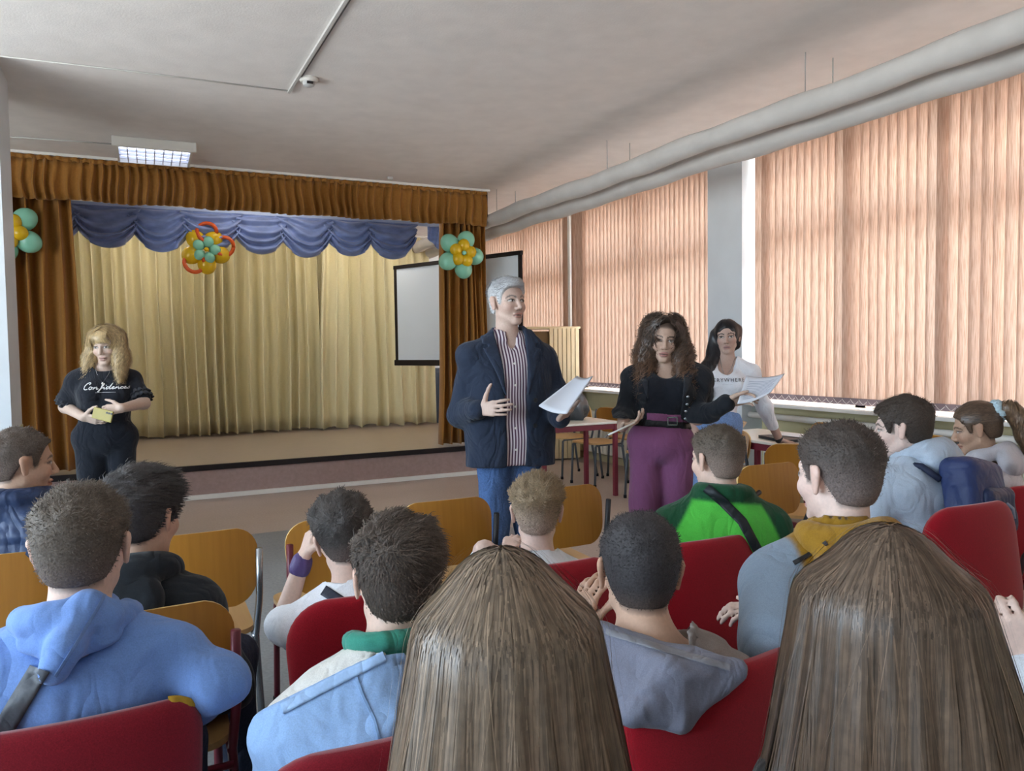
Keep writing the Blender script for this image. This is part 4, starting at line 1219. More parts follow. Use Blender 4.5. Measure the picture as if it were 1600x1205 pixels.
def short_hair(G, top=.014, side=.006, nape=-.062, n=2600, L=.014, seed=1, comb=(0, .5, .4), fade=None, spike=.004, quiff=0.0, zfull=.02, front=0.0, width=.0022, part=None):
    c, R, s = G.c.astype(f32), G.R.astype(f32), G.s
    fo = folds(seed + 50, spike, 70)
    el_ = ell((0, -.015, .03), (.077, .098, .087)); jw = ell((0, -.032, -.025), (.056, .066, .062))
    qf = ell((0, .055, .085), (.055, .05, .03 + quiff)) if quiff else None
    def f(p):
        q = ((p - c) @ R) / f32(s)
        d = smin(el_(q), jw(q), .03)
        u = np.clip((q[:, 2] - .0) / .085, 0, 1); th = side + (top - side) * u * u * (3 - 2 * u)
        if qf is not None: d = smin(d - th, qf(q), .02)
        else: d = d - th
        d = d + fo(p) * u
        g = q[:, 2] - zline(q[:, 1] - front, nape)
        return smax(d, -g * .8, .006) * s
    G.hair_f = f
    V, Q = sdf_mesh(f, G.c - .16, G.c + .165, .006)
    sk = np.array(SKIN['fair'])
    def colr(V):
        q = (V - G.c) @ G.R / s
        k = np.ones(len(V))
        if fade is not None:
            z0, z1, fc = fade; k = np.clip((q[:, 2] - z0) / (z1 - z0), 0, 1)
            return np.array(fc)[None] * (1 - k[:, None]) + G.haircol[None] * k[:, None]
        return np.tile(G.haircol, (len(V), 1))
    link('hair', mesh_np('hair', V - G.base, Q, True, colr(V)), m_fuzz, G.e)
    if n:
        r = np.random.RandomState(seed); N_ = normals(V, Q); q = (V - G.c) @ G.R / s
        ok = np.nonzero((q[:, 2] - zline(q[:, 1] - front, nape) > .006) & (f((V + N_ * .003).astype(f32)) > .001))[0]
        i = r.choice(ok, n); root = V[i] + r.normal(size=(n, 3)) * .0025; nn = N_[i]
        cb = G.R @ np.asarray(comb, float)
        u = np.clip((q[i, 2] + .02) / .1, 0.1, 1)
        dr = nn * .38 + cb[None] + r.normal(size=(n, 3)) * .16
        dr = dr - nn * np.minimum(0, (dr * nn).sum(1) - .15)[:, None]
        dr /= np.linalg.norm(dr, axis=1)[:, None]
        Ls = (L * (.35 + .65 * u) * r.uniform(.6, 1.2, n))[:, None]
        p0 = root - nn * .002; p1 = p0 + dr * Ls * .5; p2 = p1 + (dr * .8 + cb[None] * .5 - nn * .25) * Ls * .5
        cr = colr(root)
        ribbons('hair_strands', G, np.stack([p0, p1, p2], 1), r.uniform(.7, 1.2, n) * width, cr, m_fuzz)
    return f

def flow_hair(G, shell, n, steps, ds, roots, away, seed=1, width=.003, off=(.0, .008), col=None, wave=0.0, wl=.06, pull=None, tip=None, colvar=.15, name='hair_strands', jitter=0.02, taper=True):
    """strands that run down over the surface of 'shell' under gravity"""
    r = np.random.RandomState(seed); p = roots.astype(f32).copy()
    offs = r.uniform(off[0], off[1], n).astype(f32); gsd = np.array([0, 0, -1], f32)
    path = []; NN = []
    jit = r.normal(size=(n, 3)).astype(f32) * jitter
    for k in range(steps):
        d, g = grad(shell, p); p = p - g * (d - offs)[:, None]
        path.append(p.copy()); NN.append(g)
        v = gsd[None] + away(p) + jit
        if pull is not None: v = v + pull(p)
        t = v - g * (v * g).sum(1)[:, None]; t /= np.linalg.norm(t, axis=1)[:, None] + 1e-6
        p = p + t * ds
    path = np.stack(path, 1).astype(float); NN = np.stack(NN, 1)
    if wave:
        a = np.linspace(0, 1, steps)[None] ** .6 * wave * r.uniform(.5, 1.5, (n, 1))
        ph = r.uniform(0, 6.28, (n, 1)) + np.arange(steps)[None] * ds * 6.28 / (wl * r.uniform(.8, 1.25, (n, 1)))
        t = np.gradient(path, axis=1); t /= np.linalg.norm(t, axis=2)[..., None] + 1e-9; sd = np.cross(t, NN)
        path = path + a[..., None] * (NN * (np.cos(ph)[..., None] + .6) + sd * np.sin(ph)[..., None])
    c = np.array(G.haircol if col is None else col)[None] * r.uniform(1 - colvar, 1 + colvar, (n, 1))
    return ribbons(name, G, path, r.uniform(.6, 1.3, n) * width, c, m_hair, taper, tip, NN)

def shell_hair(G, f, lo, hi, h=.009, col=None, name='hair', tip=None):
    V, Q = sdf_mesh(f, np.array(lo, float), np.array(hi, float), h)
    c = np.tile(np.array(G.haircol if col is None else col) * .8, (len(V), 1))
    if tip is not None:
        t = np.clip((G.c[2] - V[:, 2]) / .35, 0, 1)[:, None]; c = c * (1 - t) + np.array(tip) * .8 * t
    return link(name, mesh_np(name, V - G.base, Q, True, c), m_hair, G.e)

def surf(f, p, dr, far=.5):
    """march points p along dr until they meet the surface of f"""
    p = np.array(p, f32); dr = np.asarray(dr, f32); p = p - dr * far; t = np.zeros(len(p), f32)
    for _ in range(60):
        d = f(p + dr * t[:, None]); t += np.clip(d * .8, -.02, .05)
    return p + dr * t[:, None]

def strap_px(G, name, f, pix, d0, width, col, **k):
    """a band over garment f whose course is known from where the photograph shows it"""
    c = np.array([P(x, y, d0) for x, y in pix]); return strap(G, name, f, c, None, width, col, **k)
def strap(G, name, f, pts, dr, width, col, lift=.006, n=40, parent=None, m=None):
    """a band laid over the garment f along the polyline pts, seen along direction dr"""
    pts = np.array(pts, float); L = np.r_[0, np.cumsum(np.linalg.norm(np.diff(pts, axis=0), axis=1))]
    u = np.linspace(0, L[-1], n); c = np.stack([np.interp(u, L, pts[:, k]) for k in range(3)], 1)
    t = np.gradient(c, axis=0)
    if dr is None: dr = c - np.array([0, 0, CAM_H]); dr /= np.linalg.norm(dr, axis=1)[:, None]
    else: dr = np.tile(nrm(dr), (n, 1))
    sd = np.cross(t, dr); sd /= np.linalg.norm(sd, axis=1)[:, None]
    hit = np.ones(n, bool)
    for w in (-1, 0, 1):
        x_ = surf(f, c + sd * width / 2 * w, dr); hit &= (np.abs(f(x_.astype(f32))) < .006) & (np.linalg.norm(x_ - c, axis=1) < .6)
    if hit.sum() > 3: c, dr, sd = c[hit], dr[hit], sd[hit]; n = len(c)
    rows = []
    for w in (-1, -.5, 0, .5, 1): rows.append(surf(f, c + sd * width / 2 * w, dr) - dr * lift)
    V = np.stack(rows, 1).reshape(-1, 3); Vb = V + np.repeat(dr, 5, axis=0) * (lift * 1.6)
    q = [(i * 5 + j, i * 5 + j + 1, (i + 1) * 5 + j + 1, (i + 1) * 5 + j) for i in range(n - 1) for j in range(4)]
    N_ = len(V); q2 = [tuple(x + N_ for x in f_[::-1]) for f_ in q]
    ed = [(i * 5, (i + 1) * 5, (i + 1) * 5 + N_, i * 5 + N_) for i in range(n - 1)] + [((i + 1) * 5 + 4, i * 5 + 4, i * 5 + 4 + N_, (i + 1) * 5 + 4 + N_) for i in range(n - 1)]
    me = mesh_np(name, np.concatenate([V, Vb]) - G.base, np.array(q + q2 + ed), True, np.array(col))
    return link(name, me, m or m_puffer, parent or G.e)
# ---------------------------------------------------------------- garments shared by several people
def hood_prims(G, r=(.125, .07, .085), drop=.0, tip=None, back=.12, ring=.088, rr=.028, k=1.0, dx=0.0):
    """a hood lying on the back: collar ring round the neck plus a hanging bag"""
    L = G.L; P_ = []
    pts = [G.nb + G.T @ np.array([ring * math.sin(a), -.01 + ring * .95 * -math.cos(a), .035 - .05 * (1 - math.cos(a)) * .5 + .0]) for a in np.linspace(-2.5, 2.5, 13)]
    for a, b in zip(pts[:-1], pts[1:]): P_.append(rc(a, b, rr, rr))
    P_.append(ell(G.nb + G.T @ np.array([dx, -back, -.02 - drop]), r, G.T))
    if tip is not None: P_.append(ell(G.nb + G.T @ np.array([tip[0], -back - .035, -.02 - drop - tip[1]]), tip[2], G.T))
    return P_
def hood(G, prims, col, seed, amp=.006, freq=24, neck_r=.062, k=.03, m=None, colfn=None, h=.0085, flat=None):
    """the hood as a piece of its own lying over the garment"""
    u = uni(prims, k); fo = folds(seed, amp, freq); nk_ = rc(G.nb + np.array([0, 0, -.03]), G.c + np.array([0, 0, -.02]), neck_r, neck_r + .014)
    f = lambda p: smax(u(p) + fo(p), -nk_(p), .006)
    garment(G, 'hood', f, col, m, G.nb - np.array([.3, .3, .34]), G.nb + np.array([.3, .3, .2]), h, colfn)
    return f
def on(f, px, py, d, lift):
    """point of garment f seen at a photo pixel, pulled out by lift"""
    c = P(px, py, d); r = nrm(c - np.array([0, 0, CAM_H])); return surf(f, [c], r[None])[0] - r * lift
def soft(x, w=.012): return np.clip(x / w + .5, 0, 1)
def jeans(G, col, waist=.07, seed=3, infl=.012, m=None, name='trousers', **k):
    garment(G, name, pants_fn(G, infl, waist, seed, **k), col, m or m_denim, h=.016)
    shoes(G, (.05, .05, .055), yawvec(G.tyaw))
def rep(x, k): return tuple(np.array(x) * k)
DK = (.045, .033, .026); DKB = (.075, .048, .03); MID = (.13, .085, .05)
FADE = (.17, .12, .095)

# ---- boy in navy padded jacket at the left edge
G = person('boy in a navy padded jacket seated at the left edge, in profile', 33, 668, 2.62, yaw=72, pitch=4, tyaw=40, s=.95, hair_t=.008,
           haircol=(.10, .075, .06), skin='tan', hf=.0045)
short_hair(G, .010, .004, n=2600, L=.008, seed=1, fade=(-.06, .02, (.19, .14, .115)), comb=(0, .3, .1))
q1 = lambda p, G=G: np.abs(np.sin((p[:, 2]) * 52)) * .012
f0 = top_fn(G, .036, 'long', -.06, .066, 11, .004, extra=[rc(G.nb + G.T @ np.array([.085 * math.sin(a), -.0 - .085 * math.cos(a), .02]), G.nb + G.T @ np.array([.085 * math.sin(a + .5), -.085 * math.cos(a + .5), .02]), .034, .034) for a in np.arange(-3.1, 3, .5)])
garment(G, 'padded_jacket', lambda p: f0(p) - q1(p), lin('#2b3c5e'), m_puffer)
jeans(G, lin('#2a3548'))

# ---- boy in the blue hoodie
G = person('boy in a blue hoodie in the lower left with a grey strap across his back', 126, 757, 1.50, yaw=15, pitch=2, tyaw=8, s=.97, hair_t=.008,
           haircol=(.11, .085, .065), skin='fair', neck=W(122, 1.47, .948), pelvis=(-.10, 1.66, .55), sw=.165,
           arms={'R': (P(338, 1062, 1.50), P(300, 1100, 1.72), (-.5, .6, -.1), (0, 0, -1)), 'L': (P(-80, 1070, 1.5), P(-10, 1120, 1.75), (.5, .6, -.1), (0, 0, -1))})
short_hair(G, .013, .005, n=5200, L=.012, seed=2, fade=(-.075, .0, FADE), comb=(.1, .25, -.1), width=.0017)
f = top_fn(G, .026, 'long', -.08, .085, 5, .009, 20, arm_infl=.014, kx=.022)
BLUE = lin('#7394cf')
hoodie = garment(G, 'hoodie', f, BLUE, h=.0095)
bk = yawvec(G.tyaw)
N_ = G.nb + G.T @ np.array([.035, -.085, .055]); T_ = on(f, 84, 1048, 1.4, .022); L_ = on(f, 30, 962, 1.4, .018); R_ = on(f, 232, 945, 1.4, .018); B_ = (N_ + T_) / 2 - yawvec(G.tyaw) * .035
ring_ = hood_prims(G, (.09, .04, .03), -.01, None, .07, .084, .026)
fh_ = hood(G, ring_ + [tri(N_, L_, B_, .022), tri(B_, L_, T_, .022), tri(N_, R_, B_, .022), tri(B_, R_, T_, .022)], BLUE, 55, .004, 22, k=.016)
fa_ = lambda p: np.minimum(f(p), fh_(p))
strap_px(G, 'bag_strap', fa_, [(-14, 1175), (0, 1150), (30, 1098), (62, 1045)], 1.4, .034, lin('#4d5158'))
strap_px(G, 'hood_seam', fa_, [(172, 915), (150, 955), (120, 1005), (86, 1058)], 1.4, .006, rep(BLUE, .8), lift=.0025)
jeans(G, lin('#30384a'))

# ---- boy in the black hoodie
G = person('boy in a black hoodie, dark brown hair, turned to the right', 222, 729, 2.06, yaw=40, pitch=6, tyaw=20, s=.98, hair_t=.018, haircol=(.042, .036, .035), skin='warm', pelvis=(.02, 2.20, .55))
short_hair(G, .026, .012, n=4600, L=.026, seed=3, comb=(.3, .9, -.1), quiff=.008, width=.003, spike=.006)
f = top_fn(G, .026, 'long', -.08, .085, 6, .008, 20)
hood(G, hood_prims(G, (.10, .05, .07), .02, None, .105, .082, .028), lin('#2a2e33'), 66)
garment(G, 'hoodie', f, lin('#2a2e33'), h=.011, colfn=lambda V, c: np.where(((V - G.nb) @ G.T)[:, 1:2] > .055, np.where(((V - G.nb) @ G.T)[:, 2:3] > -.02, np.array([lin('#3c7a72')]), c), c))
jeans(G, lin('#2b3040'))

# ---- boy in white T-shirt, head on hand
G = person('boy in a white T-shirt resting his head on his left hand, purple wristband', 536, 771, 2.22, yaw=2, pitch=8, roll=-9, tyaw=8, s=.95, hair_t=.014, haircol=(.06, .05, .045), skin='fair', pelvis=(.57, 2.02, .55),
           arms={'L': (P(440, 975, 2.25), P(474, 872, 2.26), (.30, .1, .8), (.9, .1, -.2), dict(curl=.55, thumb=.5))})
short_hair(G, .020, .007, n=3800, L=.020, seed=4, comb=(.3, .8, -.15), fade=(-.07, -.005, (.18, .13, .11)), spike=.007, width=.0028)
f = top_fn(G, .020, 'short', -.08, .060, 7, .006)
garment(G, 't_shirt', f, lin('#eef0f6'), h=.010)
strap_px(G, 'bag_strap', f, [(505, 922), (530, 938), (560, 958), (600, 985)], 2.1, .028, lin('#23293a'))
w = G.wr['L']; u_ = nrm(G.wr['L'] - G.el['L'])
garment(G, 'wristband', lambda p, a=w - u_ * .012, b=w - u_ * .03: rc(a, b, .030, .031)(p), lin('#5b4a7e'), m_puffer, w - .08, w + .08, .006)
jeans(G, lin('#3d4a63'))

# ---- fair-haired boy seen from behind, grey shirt
G = person('fair-haired boy in a light grey T-shirt seen from behind', 838, 743, 2.55, yaw=28, pitch=4, tyaw=26, s=.93, hair_t=.012, haircol=(.24, .17, .10), skin='pale', pelvis=(1.10, 2.08, .55),
           arms={'L': (P(757, 862, 2.45), P(792, 868, 2.62), (.5, .5, .5), (.4, .5, .0), dict(curl=.7))})
short_hair(G, .020, .005, nape=-.07, n=3600, L=.024, seed=5, comb=(.1, .5, .1), fade=(-.06, .045, (.42, .32, .26)), spike=.006, width=.0024)
f = top_fn(G, .018, 'short', -.08, .058, 8, .006)
garment(G, 't_shirt', f, lin('#dde1e8'), h=.010)
jeans(G, lin('#39445a'))

# ---- boy in pale blue jacket with green collar
G = person('boy in a pale blue jacket with green collar, tousled brown hair', 616, 802, 1.52, yaw=4, pitch=3, roll=3, tyaw=0, s=.93, hair_t=.018, haircol=(.085, .062, .048), skin='fair', pelvis=(.40, 1.33, .55), sw=.165,
           neck=W(603, 1.48, .865))
short_hair(G, .022, .010, nape=-.072, n=7000, L=.026, seed=6, comb=(.5, .45, -.35), spike=.007, width=.0026)
f0_ = top_fn(G, .034, 'long', -.12, .085, 9, .009, 19, arm_infl=.022)
A_ = on(f0_, 432, 1098, 1.4, 0); B_ = on(f0_, 585, 1022, 1.4, 0); pn_ = nrm(np.cross(B_ - A_, B_ - np.array([0, 0, CAM_H])));  pn_ = pn_ * np.sign(pn_[2])
pn32, A32 = pn_.astype(f32), A_.astype(f32)
f = lambda p: smax(f0_(p), (p - A32) @ pn32, .008)
garment(G, 'jacket', f, lin('#92b2dc'), m_cloth, h=.0095)
fi_ = top_fn(G, .022, 'long', -.05, .074, 9, .007, 19, arm_infl=.012)
garment(G, 'inner_shirt', fi_, lin('#d9d6d0'), m_cloth, h=.0095)
fa_ = f
f2 = top_fn(G, .014, None, .2, .052, 9, .002, extra=[rc(G.nb + G.T @ np.array([.066 * math.sin(a), -.005 - .064 * math.cos(a), .042]), G.nb + G.T @ np.array([.066 * math.sin(a + .45), -.005 - .064 * math.cos(a + .45), .042]), .013, .013) for a in np.arange(-2.6, 2.3, .45)])
garment(G, 'polo_collar', f2, lin('#3f8f7c'), h=.010)
dv = yawvec(17)
strap_px(G, 'jacket_seam', fa_, [(552, 1045), (566, 1085), (585, 1125), (602, 1190)], 1.4, .006, lin('#7f9fc9'), lift=.002)
strap_px(G, 'hood_hem', fa_, [(440, 1108), (470, 1092), (520, 1066), (570, 1041), (630, 1010)], 1.4, .018, lin('#9dbbe2'), lift=.004)
jeans(G, lin('#303a4e'))

# ---- boy in taupe hooded jacket, dark cropped hair
G = person('boy with dark cropped hair in a taupe hooded jacket, hand on his cheek', 998, 803, 1.62, yaw=24, pitch=6, roll=2, tyaw=30, s=.96, hair_t=.008, haircol=(.038, .034, .036), skin='warm', pelvis=(.96, 1.37, .55), sw=.155,
           neck=W(1010, 1.55, .882),
           arms={'L': (P(880, 1075, 1.62), P(897, 985, 1.70), (.35, -.05, .9), (.8, .3, 0), dict(curl=.35, thumb=.3))})
short_hair(G, .011, .005, nape=-.070, n=6500, L=.008, seed=7, comb=(0, .2, -.1), fade=(-.085, -.02, (.10, .075, .062)), width=.0016, spike=.003)
f = top_fn(G, .024, 'long', -.10, .092, 10, .011, 20, arm_infl=.014)
A_ = on(f, 940, 985, 1.5, .012); B_ = on(f, 1150, 1046, 1.5, .06); C_ = on(f, 1062, 1128, 1.5, .115); D_ = on(f, 985, 1120, 1.5, .115); M_ = (A_ + B_ + C_) / 3 + nrm(np.array([0, 0, CAM_H]) - C_) * .05
fh_ = hood(G, [tri(A_, B_, M_, .018), tri(B_, C_, M_, .020), tri(C_, D_, M_, .020), tri(A_, D_, M_, .018)], lin('#7e8090'), 57, .005, 26, .062, k=.02)
strap(G, 'hood_rim', fh_, [A_ * .97 + B_ * .03, A_ * .5 + B_ * .5, A_ * .04 + B_ * .96], None, .012, lin('#878890'), lift=.004)
def cf(V, c, G=G):
    q = (V - G.nb) @ G.T
    return np.where(((q[:, 1] < -.06) & (q[:, 2] < .05))[:, None], np.array([lin('#7e8090')]), c)
garment(G, 'hooded_jacket', f, lin('#8c817c'), h=.0095)
jeans(G, lin('#3a3f4c'))

# ---- boy in green jacket
G = person('boy in a green jacket with a black strap across his back', 1119, 666, 2.72, yaw=-4, pitch=3, tyaw=25, s=.93, hair_t=.008, haircol=(.10, .075, .055), skin='fair', pelvis=(1.78, 2.06, .55), sw=.160, hf=.005)
short_hair(G, .014, .004, nape=-.068, n=3000, L=.010, seed=8, comb=(0, .3, .1), fade=(-.05, .06, (.30, .22, .18)))
f = top_fn(G, .034, 'long', -.08, .062, 12, .008, 15, extra=[rc(G.nb + G.T @ np.array([.078 * math.sin(a), -.005 - .078 * math.cos(a), .03]), G.nb + G.T @ np.array([.078 * math.sin(a + .5), -.005 - .078 * math.cos(a + .5), .03]), .026, .026) for a in np.arange(-2.6, 2.3, .5)])
def cf(V, c, G=G):
    q = (V - G.pelvis) @ G.T; L = G.L
    rag = np.maximum(soft(np.abs(q[:, 0]) - .172 + np.clip(q[:, 2] - .72 * L, -.05, .3) * .55), soft(q[:, 2] - L * 1.0))[:, None]
    return c * (1 - rag) + np.array([lin('#1c4a30')]) * rag
garment(G, 'jacket', f, lin('#56c24a'), h=.009, colfn=cf)
strap_px(G, 'bag_strap', f, [(1103, 762), (1130, 785), (1160, 815), (1184, 860), (1195, 900)], 2.5, .032, lin('#20262a'))
jeans(G, lin('#2c3444'))

# ---- boy with mustard hood
G = person('boy with cropped hair in a grey-blue jacket with mustard hood', 1308, 662, 1.84, yaw=0, pitch=4, tyaw=20, s=.98, hair_t=.008, haircol=(.085, .065, .055), skin='pale', pelvis=(1.46, 1.28, .55), sw=.158, neck=W(1318, 1.80, .995), hf=.0055,
           arms={'L': (P(1212, 1000, 1.66), P(1212, 966, 1.88), (-.6, .4, .2), (0, .3, -1), dict(curl=.5))})
short_hair(G, .013, .004, nape=-.07, n=5200, L=.010, seed=9, comb=(0, .2, .1), fade=(-.05, .05, (.27, .21, .19)), width=.0018)
hp = hood_prims(G, (.125, .055, .07), .02, None, .11, .088, .03)
f = top_fn(G, .028, 'long', -.08, .060, 13, .007, 14)
def cf(V, c, G=G):
    q = (V - G.pelvis) @ G.T; L = G.L
    k_ = soft(.135 - np.abs(q[:, 0]))[:, None]
    return c * (1 - k_) + np.array([lin('#96701f')]) * k_
garment(G, 'jacket', f, lin('#8c9cae'), h=.009, colfn=cf)
hf_ = uni(hp, .02); nkc = rc(G.nb - np.array([0, 0, .03]), G.c, .060, .07); fo = folds(77, .008, 26)
garment(G, 'hood', lambda p: smax(hf_(p) + fo(p), -nkc(p), .006), lin('#a0782a'), lo=G.nb - .26, hi=G.nb + .2, h=.009)
fh_ = lambda p: np.minimum(f(p), hf_(p))
strap_px(G, 'shoulder_strap', fh_, [(1240, 880), (1262, 868), (1292, 848)], 1.6, .010, lin('#2b2b2e'), lift=.003)
jeans(G, lin('#2f3642'))

# ---- boy in grey hoodie with navy backpack
G = person('boy in a light grey hoodie wearing a navy backpack, in profile', 1408, 619, 3.12, yaw=-32, pitch=6, tyaw=-8, s=.97, hair_t=.016, haircol=(.075, .055, .043), skin='pale', hf=.0045, sw=.18, hr=1.12, neck=W(1436, 3.14, .985), pelvis=(2.78, 2.0, .56))
short_hair(G, .020, .012, nape=-.065, n=3200, L=.02, seed=10, comb=(0, .6, -.3), spike=.005, front=.012, width=.003)
hp = hood_prims(G, (.12, .055, .06), .0, None, .10, .088, .032)
f = top_fn(G, .030, 'long', -.08, .09, 14, .009, 18, belly=.03)
hood(G, hp, lin('#b4c0cf'), 58)
garment(G, 'hoodie', f, lin('#b4c0cf'), h=.010)
jeans(G, lin('#363d4b'))
bp = empty('backpack', G.base, label='navy backpack with front pocket on the back of the grey hoodie boy', cat='backpack')
GB = Person(); GB.e = bp; GB.base = G.base; GB.c = G.nb
def rbox(c, r, R, rad):
    c = np.asarray(c, f32); r = np.asarray(r, f32) - rad; R = np.asarray(R, f32)
    def fb(p):
        q = np.abs((p - c) @ R) - r
        return np.linalg.norm(np.maximum(q, 0), axis=1) + np.minimum(q.max(1), 0) - rad
    return fb
fb = rbox(G.tl(0, -.20, G.L * .56), (.14, .065, .18), G.T, .05); fo = folds(31, .007, 18)
garment(GB, 'bag_body', lambda p: fb(p) + fo(p), lin('#2a3863'), m_puffer, G.tl(0, -.22, G.L * .6) - .36, G.tl(0, -.22, G.L * .6) + .36, .010)
fp = rbox(G.tl(.02, -.262, G.L * .52), (.105, .035, .085), G.T, .03); fo2 = folds(32, .005, 26)
garment(GB, 'front_pocket', lambda p: fp(p) + fo2(p), lin('#232e50'), m_puffer, G.tl(0, -.26, G.L * .52) - .2, G.tl(0, -.26, G.L * .52) + .2, .009)
for sx in (-1, 1):
    pts = [G.tl(sx * .125, -.14, G.L * .78), G.tl(sx * .135, -.08, G.L * .90), G.tl(sx * .13, .05, G.L * .96), G.tl(sx * .13, .14, G.L * .75), G.tl(sx * .165, .08, G.L * .42), G.tl(sx * .165, -.05, G.L * .30), G.tl(sx * .13, -.17, G.L * .24)]
    MB().tube([np.array(p) - G.base for p in pts], .013, 8).build('shoulder_strap', mat('strap_navy', '#1f2740', .7), bp, True)
pts = [G.tl(.02, -.300, G.L * .58), G.tl(.05, -.306, G.L * .54), G.tl(.06, -.303, G.L * .46)]
MB().tube([np.array(p) - G.base for p in pts], .006, 6).build('zip_pull', mat('zip_grey', '#8d93a3', .5), bp, True)

# ---- girl with ponytail
G = person('girl with a brown ponytail and pale blue scrunchie, in profile by the window', 1525, 629, 3.62, yaw=-36, pitch=14, roll=0, tyaw=-15, s=.95, hair_t=.010, fem=1, haircol=(.10, .062, .04), skin='tan', hf=.0045, pelvis=(3.52, 2.18, .55))
short_hair(G, .012, .008, nape=-.062, n=0, seed=11, spike=.002)
tie = G.c + G.R @ np.array([0, -.105, .062]) * G.s
c32, R32 = G.c.astype(f32), G.R.astype(f32)
r_ = np.random.RandomState(3); dd = r_.normal(size=(2200, 3)); dd[:, 2] = np.abs(dd[:, 2]); dd /= np.linalg.norm(dd, axis=1)[:, None]
ql = dd * np.array([.078, .098, .088]) + np.array([0, -.015, .03]); ok = ql[:, 2] > zline(ql[:, 1]) + .004; ql = ql[ok]
root = G.c + (ql @ G.R.T) * G.s
flow_hair(G, G.hair_f, len(root), 9, .016, root, lambda p: (tie - p) * 30, 2, .004, (.0, .004), jitter=.2)
tl_ = [tie, tie + G.R @ np.array([0, -.05, .0]), tie + G.R @ np.array([0, -.085, -.06]), tie + G.R @ np.array([.0, -.085, -.13]), tie + G.R @ np.array([0, -.075, -.20])]
fT = uni([rc(tl_[i], tl_[i + 1], (.022, .032, .036, .032)[i], (.032, .036, .032, .012)[i]) for i in range(4)], .02)
shell_hair(G, lambda p: fT(p) + folds(5, .004, 60)(p), tie - .3, tie + .15, .008, (.16, .095, .055), 'ponytail')
flow_hair(G, fT, 700, 14, .016, np.array([tl_[1]] * 700) + r_.normal(size=(700, 3)) * .02, lambda p: p * 0, 4, .004, (.0, .008), (.19, .115, .065), wave=.004, name='ponytail_strands')
pts = [tie + G.R @ (np.array([.034 * math.cos(a), -.006 + .008 * math.sin(5 * a), .034 * math.sin(a)])) - G.base for a in np.linspace(0, 6.28, 40)]
MB().tube(pts, [.017 + .005 * math.sin(i * 2.1) for i in range(40)], 10).build('scrunchie', mat('scrunchie_blue', '#b9cfd8', .8, noise=.2, scale=80, bump=.4), G.e, True)
f = top_fn(G, .026, 'long', -.08, .088, 15, .008, 20)
hood(G, hood_prims(G, (.11, .05, .06), .01, None, .10, .085, .028), lin('#c3c1c8'), 59)
garment(G, 'hoodie', f, lin('#d3d0d3'), h=.011)
jeans(G, lin('#39404d'))

# ---- girls with long straight hair in the foreground
def long_hair_girl(label, px, ytop, d, yaw, pitch, roll, col, tip, seed, wtop, wbot, topcol, n=7500, fx=0.0):
    G = person(label, px, ytop, d, yaw, pitch, roll, tyaw=yaw - 8, s=.94, sw=.11, hair_t=.022, fem=1, haircol=col, skin='fair', hf=.008)
    F_ = frame(yaw, 0, 0); c = G.c
    cr = ell(c + G.R @ np.array([0, -.012, .03]) * .94, np.array([.086, .108, .100]) * .94, G.R)
    pr = []
    for i in range(7):
        a = -1.75 + 3.5 * i / 6
        x0, y0 = wtop * math.sin(a), -.02 - .085 * math.cos(a)
        x1, y1 = wbot * math.sin(a) + fx, -.06 - .075 * math.cos(a)
        pr.append(rc(c + F_ @ np.array([x0 * .8, y0 * .8, .02]), c + F_ @ np.array([x1, y1, -.26]), .040, .036))
        pr.append(rc(c + F_ @ np.array([x1, y1, -.26]), c + F_ @ np.array([x1 * 1.06 + fx * .5, y1, -.56]), .036, .022))
    sh = uni([cr] + pr, .035)
    V32 = F_.astype(f32); cc = c.astype(f32); fo = folds(seed, .006, 1)
    face = ell(c + G.R @ np.array([0, .115, -.05]), (.055, .06, .11), G.R)
    def f(p):
        q = (p - cc) @ V32; a = np.arctan2(q[:, 0], -q[:, 1] - .02)
        d = sh(p) + .0016 * np.sin(a * 23 + 1.2 * np.sin(q[:, 2] * 5) + seed) * np.clip(.06 - q[:, 2], 0, .1) * 10
        return smax(d, -face(p), .02)
    shell_hair(G, f, c - np.array([.30, .30, .60]), c + np.array([.30, .30, .17]), .008, col, 'hair', tip)
    r = np.random.RandomState(seed); dd = r.normal(size=(n * 2, 3)); dd[:, 2] = np.abs(dd[:, 2]) * 1.2; dd /= np.linalg.norm(dd, axis=1)[:, None]
    ql = dd * np.array([.09, .11, .10]) + np.array([0, -.012, .03]); ql = ql[(ql[:, 1] < .07)][:n]
    root = c + (ql @ G.R.T) * .94
    crown = c + G.R @ np.array([.0, -.035, .09]); prt = G.R[:, 0].astype(f32); Rf = G.R[:, 1].astype(f32)
    def away(p):
        v = (p - crown.astype(f32)); s_ = np.sign(v @ prt)[:, None]
        z = np.clip((p[:, 2:3] - (c[2] + .04)) / .05, 0, 1)
        fr = np.clip((v @ Rf) / .04, 0, 1)[:, None]
        return (prt * s_ * 1.2 * fr + v * 12) * z
    flow_hair(G, f, len(root), 19, .033, root, away, seed, .0023, (.0, .004), np.array(col) * 1.1, tip=np.array(tip) * 1.1, colvar=.32, jitter=.03, taper=False)
    flow_hair(G, f, 70, 26, .022, root[:70], away, seed + 3, .0009, (.006, .016), np.array(col) * 1.5, tip=np.array(tip) * 1.7, colvar=.3, jitter=.13, name='loose_hairs')
    tf = top_fn(G, .010, 'long', -.08, .06, seed, .004)
    garment(G, 'sweater', tf, topcol, h=.012)
    jeans(G, lin('#2f3746'))
    return G
long_hair_girl('girl with long straight ash-blond hair seen from behind, lower middle', 788, 851, .96, 22, 16, -3, (.165, .118, .08), (.105, .062, .031), 4, .088, .128, lin('#3a3030'))
long_hair_girl('girl with long straight brown hair seen from behind, lower right', 1385, 812, 1.06, 44, 8, 2, (.115, .077, .052), (.105, .064, .034), 7, .098, .150, lin('#33302f'), fx=.02)

